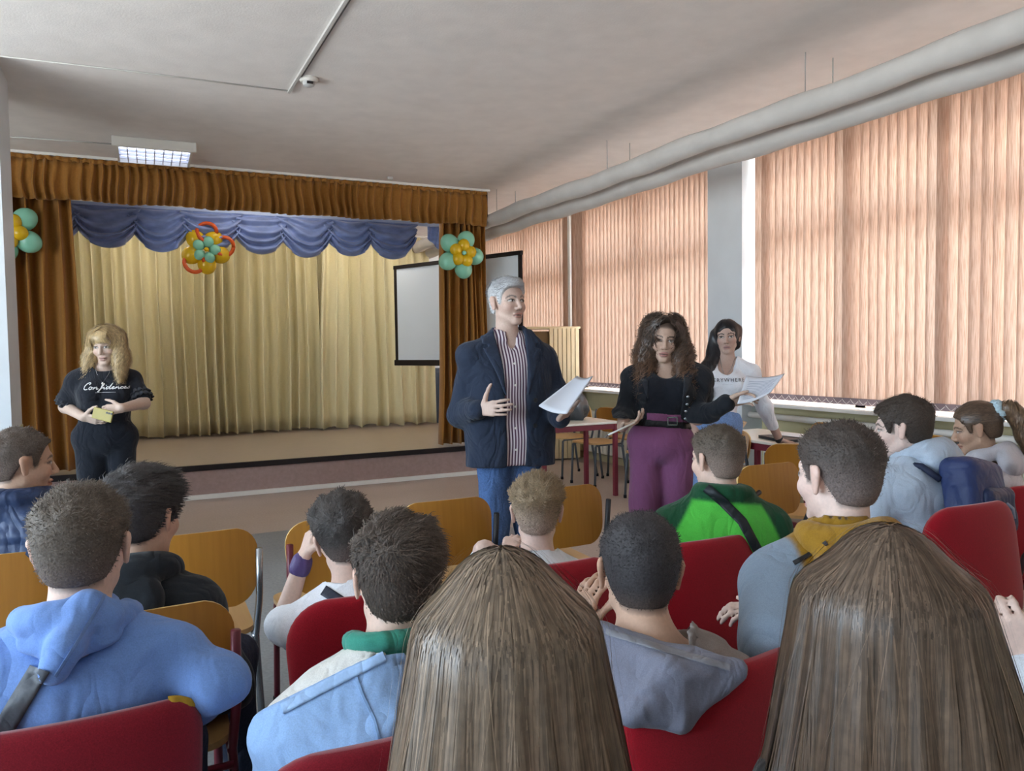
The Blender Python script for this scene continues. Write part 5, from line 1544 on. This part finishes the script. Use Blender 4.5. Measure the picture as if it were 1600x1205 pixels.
# ---- child cut off by the right edge
G = person('child in a white shirt cut off by the lower right edge', 1770, 740, 1.45, yaw=40, pitch=5, tyaw=30, s=.93, hair_t=.01, haircol=(.12, .08, .05), skin='pale', pelvis=(1.55, .66, .55),
           arms={'L': (P(1625, 1120, 1.30), P(1612, 1040, 1.34), (-.2, .4, .8), (.6, .5, 0), dict(curl=.7))}, hf=.008)
short_hair(G, .02, .01, n=0, seed=12)
garment(G, 'shirt', top_fn(G, .02, 'long', -.08, .06, 16, .005, cuff=.72), lin('#dfe6f0'), h=.012)
jeans(G, lin('#39404d'))
# ================================================================ the four standing adults
def stripe_material(name, c1, c2, period):
    m = bpy.data.materials.new(name); m.use_nodes = True; nt = m.node_tree; b = nt.nodes['Principled BSDF']; b.inputs['Roughness'].default_value = .8
    at = nt.nodes.new('ShaderNodeAttribute'); at.attribute_name = 'Col'; sp = nt.nodes.new('ShaderNodeSeparateColor')
    nt.links.new(at.outputs['Color'], sp.inputs[0])
    mu = nt.nodes.new('ShaderNodeMath'); mu.operation = 'MULTIPLY'; mu.inputs[1].default_value = 2 * math.pi / period
    sn = nt.nodes.new('ShaderNodeMath'); sn.operation = 'SINE'; nt.links.new(sp.outputs[0], mu.inputs[0]); nt.links.new(mu.outputs[0], sn.inputs[0])
    rp = nt.nodes.new('ShaderNodeMapRange'); rp.inputs[1].default_value = -.25; rp.inputs[2].default_value = .15
    nt.links.new(sn.outputs[0], rp.inputs[0])
    mx = nt.nodes.new('ShaderNodeMix'); mx.data_type = 'RGBA'; mx.inputs['A'].default_value = (*lin(c1), 1); mx.inputs['B'].default_value = (*lin(c2), 1)
    nt.links.new(rp.outputs[0], mx.inputs['Factor']); nt.links.new(mx.outputs['Result'], b.inputs['Base Color']); return m
m_stripe = stripe_material('striped_shirt', '#54344e', '#e0d8de', .0155)
m_suit = colmat('jacket_cloth', .9, .15, sheen=.1, noise=.12, scale=300, bump=.15, bscale=45, wrinkle=.5)
m_paper = mat('paper', '#e9ecf4', .8, .2, trans=.25)
def slot(G, w0, w1, w2, z0, z1, x0=0.0):
    """front opening of a jacket in torso coordinates: half width w0 at the hem, w1 at z0, w2 at z1"""
    pv, T, L = G.pelvis.astype(f32), G.T.astype(f32), G.L
    def f(p):
        q = (p - pv) @ T; w = np.interp(q[:, 2] / L, [-.4, z0, z1], [w0, w1, w2])
        return np.maximum(np.abs(q[:, 0] - x0) - w, -(q[:, 1]))
    return f
def lapels(G, f, sl, z0, z1, width, col, m, lift=.007):
    pv, T, L = G.pelvis.astype(f32), G.T.astype(f32), G.L
    def g(p):
        q = (p - pv) @ T; t = np.clip((q[:, 2] / L - z0) / (z1 - z0), 0, 1)
        w = np.where(t < .72, width * (t / .72), width * (1 - (t - .72) * 1.2)); w = np.where((t > .70) & (t < .76), w * .62, w)
        return np.maximum.reduce([f(p) - lift, sl(p) - w, -sl(p) - .004, .012 - lift - .004 - f(p) - .02, z0 * L - q[:, 2], q[:, 2] - z1 * L, .02 - q[:, 1]])
    garment(G, 'lapels', g, col, m, G.pelvis - np.array([.3, .3, 0]), G.nb + np.array([.3, .3, .12]), .0075)
def collar_ring(G, r, z, rad, a0=-2.3, a1=2.3, n=10, tiltf=-.02):
    ps = [G.nb + G.T @ np.array([r * math.sin(a), -.005 - r * math.cos(a), z + tiltf * (1 - math.cos(a))]) for a in np.linspace(a0, a1, n)]
    return [rc(a, b, rad, rad) for a, b in zip(ps[:-1], ps[1:])]
def sheet(label, corners, bendv, name='sheets_of_paper', lines=False, thick=.004, base=None):
    """a slightly bent sheet spanned by four corner points"""
    a, b, c, d = [np.asarray(x, float) for x in corners]; bendv = np.asarray(bendv, float)
    o = (a + b + c + d) / 4 if base is None else base
    e = empty(name, o, label=label, cat='paper')
    fn = lambda u, v: (a * (1 - u) * (1 - v) + b * u * (1 - v) + c * u * v + d * (1 - u) * v) + bendv * (4 * u * (1 - u)) - o
    MB().grid(fn, 14, 10).build('sheet', m_paper, e, True, solid=thick)
    if lines:
        nn = nrm(np.cross(b - a, d - a))
        if nn @ (np.array([0, 0, CAM_H]) - o) < 0: nn = -nn
        r = random.Random(5)
        for k in range(11):
            v = .14 + k * .065; u1 = r.uniform(.55, .9) if k % 4 == 3 else .88
            mbk = MB(); mbk.grid(lambda u, w, v=v, u1=u1: np.array(fn(.12 + (u1 - .12) * u, v + .018 * w)) + nn * (thick * .5 + .0006), 10, 1)
            mbk.build('print_line', mat('print_grey', '#aab0c4', .8), e, True)
    return e
def at(px, py, d): return P(px, py, d)

# ---- man in the navy jacket
G = person('grey-haired man in a navy jacket and striped shirt, standing and gesturing', 793, 433, 4.02, yaw=171, pitch=-3, tyaw=186, s=1.02, hair_t=.012, sit=False, adult=True,
           skin=(.56, .40, .33), haircol=(.38, .38, .39), sw=.195, hr=1.08, pelvis=W(796, 4.02, .98), neck=W(793, 4.03, 1.515), drop=.115, face=dict(brow=(.16, .13, .12), browt=.0045, gaze=-.003), open_mouth=.45,
           arms={'R': (at(722, 645, 4.00), at(752, 640, 3.77), CAM_R @ nrm([.42, .04, .42]), CAM_R @ nrm([.9, .1, -.35]), dict(curl=.30, thumb=1.15, spread=.6)),
                 'L': (at(868, 612, 4.12), at(875, 655, 3.88), CAM_R @ nrm([.25, .32, .6]), CAM_R @ nrm([-.3, .95, .1]), dict(curl=.75, thumb=.5))}, hf=.0042)
G.adult = True
short_hair(G, .015, .005, nape=-.055, n=3000, L=.016, seed=21, comb=(.6, -.2, -.2), quiff=.006, spike=.003, width=.003, fade=(-.02, .06, (.55, .56, .57)))
sl = slot(G, .048, .058, .085, .42, 1.0, .01)
box_ = [rc(G.tl(sx * .085, .0, G.L * .55), G.tl(sx * .095, .0, -.12), .118, .112) for sx in (-1, 1)]
G.tor = G.tor + box_
f = top_fn(G, .026, 'long', -.13, .066, 31, .010, 17, cuts=[sl], cuff=.90, arm_infl=.024)
NAVY = lin('#2a3242')
fj0 = top_fn(G, .026, 'long', -.13, .066, 31, .010, 17, arm_infl=.024)
garment(G, 'jacket', f, NAVY, m_suit, h=.0085)
lapels(G, fj0, sl, .42, 1.06, .075, rep(NAVY, 1.12), m_suit, .008)
G.tor = G.tor[:-2] + [rc(G.tl(sx * .05, .015, G.L * .55), G.tl(sx * .05, .0, -.16), .098, .098) for sx in (-1, 1)]
fs = top_fn(G, .012, None, -.125, .060, 32, .004, 20, vneck=ell(G.nb + G.T @ np.array([.0, .11, -.01]), (.036, .08, .075), G.T), extra=collar_ring(G, .078, .040, .013, -2.6, 2.6, 14, -.036))
fs_ = lambda p: np.maximum(fs(p), np.where(p[:, 2] < G.nb[2] - .06, sl(p) - .03, -1))
def su(V, c, G=G):
    q = (V - G.pelvis) @ G.T; c = c.copy(); c[:, 0] = q[:, 0] + .4; return c
garment(G, 'striped_shirt', fs_, (0, 0, 0), m_stripe, h=.009, colfn=su, lo=G.pelvis - np.array([.3, .3, .3]), hi=G.nb + np.array([.3, .3, .12]))
fdir = -yawvec(G.tyaw)
for k in range(6):
    b_ = surf(fs, [G.tl(.012, .3, G.L * (.9 - k * .2))], fdir)[0]
    MB().lathe([(.0055, -.002), (.006, .0), (.0055, .002), (.001, .002)], 10, Matrix.Translation(Vector(b_ - G.base)) @ Vector(yawvec(G.tyaw)).to_track_quat('Z', 'Y').to_matrix().to_4x4()).build('shirt_button', m_white, G.e)
for k in range(2):
    b_ = surf(fj0, [G.tl(-.085, .3, G.L * (.36 - k * .24))], fdir)[0]
    MB().lathe([(.011, -.003), (.012, .0), (.011, .004), (.001, .003)], 12, Matrix.Translation(Vector(b_ - G.base)) @ Vector(yawvec(G.tyaw)).to_track_quat('Z', 'Y').to_matrix().to_4x4()).build('jacket_button', m_black, G.e)
jeans(G, lin('#4a648f'), .05, 33, .014, amp=.008)
sheet('stapled white sheets in the man\'s left hand', [at(842, 634, 3.66), at(886, 646, 3.58), at(926, 588, 3.82), at(902, 588, 3.94)], np.array([0, 0, -.012]), thick=.006)

# ---- woman with curly hair
G = person('curly-haired woman in a black blazer and purple trousers, holding a sheet', 1037, 492, 4.17, yaw=213, pitch=4, roll=-5, tyaw=214, s=.98, hair_t=.02, sit=False, adult=True, fem=1, bust=1.0,
           skin=(.50, .34, .26), haircol=(.040, .027, .022), sw=.165, pelvis=W(1033, 4.17, .95), neck=W(1040, 4.19, 1.365), drop=.095, face=dict(lip=(.42, .18, .17)), open_mouth=.25,
           arms={'R': (at(976, 648, 4.15), at(972, 668, 3.93), CAM_R @ nrm([.45, .2, .35]), CAM_R @ nrm([.3, .75, .35]), dict(curl=.4, thumb=.9, spread=.5)),
                 'L': (at(1090, 652, 4.08), at(1136, 630, 3.95), CAM_R @ nrm([.85, .25, .2]), CAM_R @ nrm([.1, -.5, .8]), dict(curl=.45, thumb=.2))}, hf=.0042)
G.adult = True
BLK = lin('#24262b')
sl = slot(G, .085, .085, .10, .3, 1.0)
pv = G.pelvis
f = top_fn(G, .022, 'long', .10, .075, 41, .010, 20, cuts=[sl], cuff=.97, arm_infl=.016)
fj0 = top_fn(G, .022, 'long', .10, .075, 41, .010, 20, arm_infl=.016)
garment(G, 'blazer', f, BLK, m_suit, h=.0085)
lapels(G, fj0, sl, .5, 1.05, .06, rep(BLK, 1.25), m_suit, .007)
ft = top_fn(G, .010, None, .05, .085, 42, .002, vneck=ell(G.tl(0, .10, G.L * 1.0), (.085, .09, .095), G.T))
garment(G, 'black_top', ft, lin('#1b1d24'), m_cloth, h=.010)
PUR = lin('#7b4a6b')
fp_ = pants_fn(G, .016, .14, 43, .008, 1.35, .04)
garment(G, 'purple_trousers', fp_, PUR, m_cloth, h=.010)
shoes(G, (.04, .04, .045), yawvec(G.tyaw))
pvv, TT = G.pelvis.astype(f32), G.T.astype(f32)
garment(G, 'belt', lambda p: np.maximum(fp_(np.c_[p[:, :2], np.minimum(p[:, 2], G.pelvis[2] + .10)].astype(f32)) - .005, np.abs(((p - pvv) @ TT)[:, 2] - .085) - .018), lin('#17171a'), m_puffer, G.pelvis - .25, G.pelvis + .25, .008)
fdir = -yawvec(G.tyaw)
b_ = surf(fp_, [G.tl(-.045, .3, .085)], fdir)[0] + yawvec(G.tyaw) * .010
M = Matrix.Translation(Vector(b_ - G.base)) @ Vector(yawvec(G.tyaw)).to_track_quat('Z', 'Y').to_matrix().to_4x4()
MB().box((-.026, -.022, -.002), (.026, -.017, .004), M=M).box((-.026, .017, -.002), (.026, .022, .004), M=M).box((-.026, -.022, -.002), (-.021, .022, .004), M=M).box((.021, -.022, -.002), (.026, .022, .004), M=M).build('buckle', m_chrome, G.e)
for k in range(5):
    b_ = surf(fj0, [G.tl(-.112, .3, G.L * (.52 - k * .095))], fdir)[0]
    MB().lathe([(.008, -.003), (.009, .0), (.007, .004), (.001, .005)], 12, Matrix.Translation(Vector(b_ - G.base)) @ Vector(yawvec(G.tyaw)).to_track_quat('Z', 'Y').to_matrix().to_4x4()).build('button', m_chrome, G.e)
F_ = frame(213); c = G.c
def hair_shell(G, prims, face_r=(.056, .07, .098), face_c=(0, .098, -.040), k=.04, cr=(.088, .106, .100)):
    cr_ = ell(G.c + G.R @ np.array([0, -.015, .03]) * G.s, np.array(cr) * G.s, G.R)
    face = ell(G.c + G.R @ np.array(face_c) * G.s, np.array(face_r) * G.s, G.R); u = uni([cr_] + prims, k)
    return lambda p: smax(u(p), -face(p), .012)
def hp(x, y, z): return c + F_ @ np.array([x, y, z])
prims = []
for sx in (-1, 1):
    prims += [rc(hp(sx * .068, -.02, .05), hp(sx * .09, -.01, -.08), .036, .040), rc(hp(sx * .09, -.01, -.08), hp(sx * .10, .04, -.20), .040, .032)]
prims += [rc(hp(.10, .04, -.20), hp(.11, .09, -.30), .032, .014), rc(hp(-.10, .04, -.20), hp(-.11, .11, -.38), .032, .012), rc(hp(0, -.06, .03), hp(0, -.10, -.24), .075, .05), ell(hp(0, 0, .10), (.085, .08, .035), F_)]
fh = hair_shell(G, prims, (.060, .085, .100), (0, .11, -.045)); foh = folds(9, .012, 40)
shell_hair(G, lambda p: fh(p) + foh(p) + .012, c - np.array([.26, .26, .45]), c + np.array([.26, .26, .22]), .008, None, 'hair', (.085, .045, .028))
def strands(G, fh, n, steps, ds, seed, wave, wl, width, off, tip, up=.55, cols=None, jit=.1, fy=.05):
    r = np.random.RandomState(seed); dd = r.normal(size=(n * 2, 3)); dd[:, 2] = np.abs(dd[:, 2]) * up + .05; dd /= np.linalg.norm(dd, axis=1)[:, None]
    ql = dd * np.array([.085, .103, .097]) + np.array([0, -.015, .03]); ql = ql[ql[:, 1] < fy][:n]; root = G.c + (ql @ G.R.T) * G.s
    crown = (G.c + G.R @ np.array([.0, .02, .10])).astype(f32); prt = G.R[:, 0].astype(f32); Rf = G.R[:, 1].astype(f32); cz = G.c[2]
    def away(p):
        v = p - crown; s_ = np.sign(v @ prt)[:, None]; z = np.clip((p[:, 2:3] - (cz + .03)) / .05, 0, 1)
        return (prt * s_ * .9 + v * 6 - Rf * .2) * z
    flow_hair(G, fh, len(root), steps, ds, root, away, seed, width, off, cols, wave, wl, tip=tip, colvar=.3, jitter=jit)
strands(G, fh, 2600, 22, .019, 6, .020, .055, .0042, (-.004, .014), (.20, .095, .045), cols=(.06, .04, .03), jit=.25)
e = G.e
pts = [G.c + G.R @ (np.array([.088 * math.cos(a), .012, .03 + .098 * math.sin(a)]) * G.s) - G.base for a in np.linspace(.15, 2.99, 24)]
MB().tube(pts, .005, 6).build('hair_band', m_black, e, True)
for sx in (-1, 1):
    MB().lathe([(.002, 0), (.004, -.01), (.005, -.02), (.001, -.026)], 8, Matrix.Translation(Vector(G.c + G.R @ np.array([sx * .086, .0, -.045]) - G.base))).build('earring', m_white, e)
sheet('white printed sheet in the curly-haired woman\'s hand', [at(1152, 631, 3.86), at(1205, 612, 3.84), at(1226, 584, 3.98), at(1166, 587, 4.02)], np.array([0, 0, -.014]), lines=True, name='sheet_of_paper', thick=.003)
pa, pb = at(992, 660, 3.83), at(944, 683, 3.75)
pe = empty('pen', (pa + pb) / 2, label='thin white pen in the curly-haired woman\'s right hand', cat='pen')
mid = (pa + pb) / 2
MB().tube([pa - mid, pb * .88 + pa * .12 - mid], .0045, 8).build('barrel', m_white, pe, True)
MB().tube([pb * .88 + pa * .12 - mid, pb - mid], [.004, .001], 8).build('tip', m_chrome, pe, True)

# ---- woman with long black hair
G = person('woman with long black hair in a white top and jeans leaning on the table', 1136, 498, 5.25, yaw=226, pitch=2, roll=3, tyaw=214, s=.96, hair_t=.010, sit=False, adult=True, fem=1, bust=.9,
           skin=(.47, .32, .26), haircol=(.016, .016, .019), sw=.158, pelvis=W(1118, 5.25, .93), neck=W(1134, 5.27, 1.355), drop=.095, face=dict(lip=(.38, .20, .19)),
           arms={'L': (at(1194, 636, 5.32), at(1218, 688, 5.42), CAM_R @ nrm([.85, -.16, -.25]), np.array([0, 0, -1.]), dict(curl=.12, thumb=.9, spread=.8)),
                 'R': (at(1072, 650, 5.3), at(1095, 690, 5.15), (0, -.3, -.8), (1, 0, 0), dict(curl=.4))}, hf=.0044)
G.adult = True
c = G.c; F_ = frame(226)
f = top_fn(G, .010, 'long', .02, .066, 51, .005, 18, cuff=.58, arm_infl=.008, vneck=ell(G.tl(0, .10, G.L * 1.0), (.072, .10, .115), G.T))
garment(G, 'white_top', f, lin('#e4e7ee'), m_cloth, h=.009)
jeans(G, lin('#7590bd'), .09, 52, .012, amp=.007, name='jeans')
dvw = G.c - np.array([0, 0, CAM_H]); dvw[2] = 0; dvw = nrm(dvw)
prims = [rc(hp(0, -.05, .02), hp(.03, -.07, -.14), .070, .055), rc(hp(.085, -.03, .02), hp(.10, -.01, -.10), .026, .034), rc(hp(.07, -.03, -.1), hp(.12, .09, -.21), .045, .045),
         rc(hp(.12, .09, -.21), hp(.125, .15, -.34), .046, .050), rc(hp(.125, .15, -.34), hp(.11, .14, -.50), .050, .024), rc(hp(-.07, -.03, .05), hp(-.06, -.04, -.06), .02, .02)]
fh = hair_shell(G, prims, (.058, .08, .105), (0, .105, -.04), .03, (.083, .103, .094)); foh = folds(12, .003, 60)
shell_hair(G, lambda p: fh(p) + foh(p), c - np.array([.26, .26, .60]), c + np.array([.26, .26, .2]), .008)
strands(G, fh, 2000, 26, .022, 8, .002, .1, .004, (0, .004), None, cols=(.022, .022, .027), jit=.05)
def chest_text(G, f, lines, z0, x0, bold=()):
    pass
def text_on(G, f, body, size, px, py, d, col, name='print', ext=.0008, sp=1.0):
    """printed lettering laid on the cloth: the letters are projected onto the garment"""
    cu = bpy.data.curves.new('print', 'FONT'); cu.body = body; cu.size = size; cu.align_x = 'CENTER'; cu.space_character = sp; cu.resolution_u = 3
    ob = bpy.data.objects.new('print_tmp', cu); me = bpy.data.meshes.new_from_object(ob)
    co = np.array([v.co[:] for v in me.vertices]); fc = [tuple(p_.vertices) for p_ in me.polygons]
    bpy.data.objects.remove(ob); bpy.data.curves.remove(cu); bpy.data.meshes.remove(me)
    o = P(px, py, d); fw = yawvec(G.tyaw); rt = np.cross([0, 0, 1.], fw)
    pts = o + co[:, :1] * rt + co[:, 1:2] * np.array([0, 0, 1.])
    v = surf(f, pts, -fw) + fw * .0025
    MB().add(list(v - G.base), fc).build(name, col, G.e)
m_print = mat('print_black', '#2c2e36', .7)
text_on(G, f, 'EVERYWHERE', .034, 1134, 597, 5.1, m_print, 'printed_word', sp=1.25)
text_on(G, f, '- - - - - - - -', .014, 1137, 602, 5.1, m_print, 'printed_line')
nl = [surf(f, [G.nb + G.T @ np.array([x, .3, z])], -yawvec(G.tyaw))[0] for x, z in ((-.055, .0),)]
pn = [G.nb + G.T @ np.array([.05, .05, .01]), G.nb + G.T @ np.array([.03, .105, -.07]), G.nb + G.T @ np.array([.0, .118, -.135]), G.nb + G.T @ np.array([-.03, .105, -.07]), G.nb + G.T @ np.array([-.05, .05, .01])]
MB().tube([x - G.base for x in pn], .0016, 5).build('necklace', m_chrome, G.e, True)
w = G.wr['L']; u_ = nrm(G.wr['L'] - G.el['L'])
garment(G, 'bracelet', lambda p, a=w - u_ * .008, b=w - u_ * .014: rc(a, b, .029, .029)(p), (.03, .03, .035), m_puffer, w - .06, w + .06, .005)

# ---- blonde woman by the stage
G = person('blonde woman in a black printed T-shirt holding a yellow phone, beside the stage', 165, 507, 4.9, yaw=203, pitch=12, roll=2, tyaw=184, s=.97, hair_t=.016, sit=False, adult=True, fem=1, bust=1.0,
           skin=(.55, .40, .32), haircol=(.40, .27, .13), sw=.150, hr=1.14, pelvis=W(165, 4.9, .93), neck=W(163, 4.92, 1.37), drop=.092, face=dict(brow=(.24, .17, .11), lip=(.44, .25, .22), browt=.003),
           arms={'R': (at(103, 636, 4.92), at(130, 652, 4.70), CAM_R @ nrm([.9, -.18, .05]), CAM_R @ nrm([.1, .55, -.8]), dict(curl=.35, thumb=.7, spread=.5)),
                 'L': (at(224, 630, 4.92), at(190, 638, 4.70), CAM_R @ nrm([-.9, -.12, .12]), CAM_R @ nrm([.0, -.3, -.9]), dict(curl=.6, thumb=.5))}, hf=.0044)
G.adult = True
c = G.c; F_ = frame(203)
ruf = []
f = top_fn(G, .016, 'short', .02, .078, 61, .006, 15, arm_infl=.012)
TEE = lin('#1f2128')
garment(G, 't_shirt', f, TEE, m_cloth, h=.009)
for n in 'LR':
    s_, e_ = G.sh[n], G.el[n]
    for j, (t0, t1, r0) in enumerate(((.52, .72, .070), (.66, .88, .070))):
        a = s_ + (e_ - s_) * t0; b = s_ + (e_ - s_) * t1; d_ = nrm(e_ - s_); o1 = nrm(np.cross(d_, [0, 1, .2])); o2 = np.cross(d_, o1)
        MB().grid(lambda u, v, a=a, b=b, o1=o1, o2=o2, r0=r0: a + (b - a) * v + (o1 * math.cos(6.2832 * u) + o2 * math.sin(6.2832 * u)) * (r0 - .012 + .012 * v + .007 * v * math.sin(u * 6.2832 * 13)) - G.base, 96, 5).build('sleeve_ruffle', mat('ruffle_black', '#24262d', .9, sheen=.2), G.e, True, solid=.003)
garment(G, 'black_trousers', pants_fn(G, .012, .10, 62, .005), lin('#1c1f27'), m_cloth, h=.012)
shoes(G, (.03, .03, .035), yawvec(G.tyaw))
prims = []
for sx in (-1, 1):
    prims += [rc(hp(sx * .075, -.01, .05), hp(sx * .092, .01, -.09), .030, .034), rc(hp(sx * .092, .01, -.09), hp(sx * .105, .075, -.23), .034, .014)]
prims += [rc(hp(0, -.05, .03), hp(0, -.085, -.17), .075, .05)]
fh = hair_shell(G, prims, (.058, .08, .10), (0, .112, -.050)); foh = folds(15, .009, 45)
shell_hair(G, lambda p: fh(p) + foh(p) + .004, c - np.array([.26, .26, .34]), c + np.array([.26, .26, .2]), .008)
strands(G, fh, 3000, 17, .020, 16, .011, .08, .0035, (-.002, .010), (.50, .36, .19), cols=(.48, .34, .17), jit=.15)
r = np.random.RandomState(2); bx = r.uniform(-.055, .055, 260)
b0 = c + (np.stack([bx * .8, np.full(260, .075), np.full(260, .098)], 1) * G.s) @ G.R.T
b1 = c + (np.stack([bx, np.full(260, .108), np.full(260, .062)], 1) * G.s) @ G.R.T
b2 = c + (np.stack([bx * 1.15, .100 - np.abs(bx) * .3, .030 + r.uniform(-.006, .012, 260)], 1) * G.s) @ G.R.T
ribbons('fringe', G, np.stack([b0, (b0 + b1) / 2 + np.array([0, 0, .006]), b1, b2], 1), np.full(260, .006), np.array([[.44, .31, .155]]) * r.uniform(.75, 1.2, (260, 1)), m_hair)
# handwriting on the shirt, drawn as strokes
script = [[(9, 26), (11, 33), (8, 36), (3, 32), (0, 20), (1, 8), (5, 3), (10, 6)], [(18, 14), (14, 17), (12, 10), (15, 4), (19, 7), (18, 14), (22, 12)],
          [(23, 4), (24, 15), (25, 9), (28, 15), (30, 12), (31, 4), (34, 7)], [(36, -8), (40, 10), (43, 27), (41, 31), (39, 24), (40, 6), (38, -9), (36, -6), (41, 9), (46, 12)],
          [(46, 14), (47, 5), (50, 6)], [(48, 21), (49, 22)], [(57, 14), (53, 15), (51, 8), (54, 4), (58, 10), (62, 33), (60, 14), (61, 4), (65, 7)],
          [(66, 9), (70, 13), (68, 16), (65, 10), (68, 4), (73, 8)], [(74, 4), (75, 15), (76, 9), (79, 14), (81, 11), (82, 4), (85, 7)],
          [(91, 13), (87, 14), (85, 8), (88, 4), (93, 8)], [(93, 9), (97, 12), (96, 15), (93, 9), (96, 4), (101, 8)], [(105, 14), (102, 12), (106, 7), (103, 4), (100, 5)]]
fw = yawvec(G.tyaw); rt = np.cross([0, 0, 1.], fw); o = P(164, 606, 4.75)
m_ink = mat('print_white', '#e6e6e6', .7)
mbx = MB()
for st in script:
    a = np.array(st, float); u = np.linspace(0, len(a) - 1, len(a) * 4); a = np.stack([np.interp(u, np.arange(len(a)), a[:, k]) for k in (0, 1)], 1)
    pts = o + (a[:, :1] - 53 + .25 * a[:, 1:2]) * .00235 * rt + (a[:, 1:2] - 12) * .0013 * np.array([0, 0, 1.]); v = surf(f, pts, -fw) + fw * .002
    mbx.tube(list(v - G.base), .0030, 5)
mbx.build('printed_script', m_ink, G.e, True)
mbx = MB()
for k in range(14):
    pts = o + np.array([[-.055 + k * .008], [-.0495 + k * .008]]) * rt + np.array([[0, 0, -.030]]); v = surf(f, pts, -fw) + fw * .0015
    mbx.tube(list(v - G.base), .0014, 4)
mbx.build('printed_line', m_ink, G.e)
pn = [(.05, .055, .02), (.035, .115, -.05), (.0, .142, -.115), (-.035, .115, -.05), (-.05, .055, .02)]
pn = [np.array(surf(f, [G.nb + G.T @ np.array(x)], -fw)[0] + fw * .002 if i in (1, 2, 3) else G.nb + G.T @ np.array(x)) for i, x in enumerate(pn)]
MB().tube([x - G.base for x in pn], .0014, 5).build('necklace', m_chrome, G.e, True)
MB().lathe([(.001, .008), (.006, .0), (.004, -.006), (.001, -.008)], 8, Matrix.Translation(Vector(pn[2] + fw * .004 - G.base))).build('pendant', m_white, G.e)
pc = at(160, 648, 4.62)
Rp = Matrix(((CAM_R @ nrm([.95, -.22, .15])).tolist(), (CAM_R @ nrm([.2, .95, .0])).tolist(), (CAM_R @ nrm([-.1, 0.05, 1.])).tolist())).transposed().to_4x4()
ph = empty('phone', pc, label='yellow-cased phone held by the blonde woman', cat='phone')
ph.rotation_euler = Rp.to_euler()
MB().box((-.062, -.034, -.005), (.066, .034, .005), .004).build('case', mat('phone_case', '#9c8d48', .5, .4), ph)
for k in range(3): MB().lathe([(.006, 0), (.006, .0075), (.001, .0075)], 12, Matrix.Translation((.03 + k * .015 , .018, 0))).build('lens', m_black, ph)
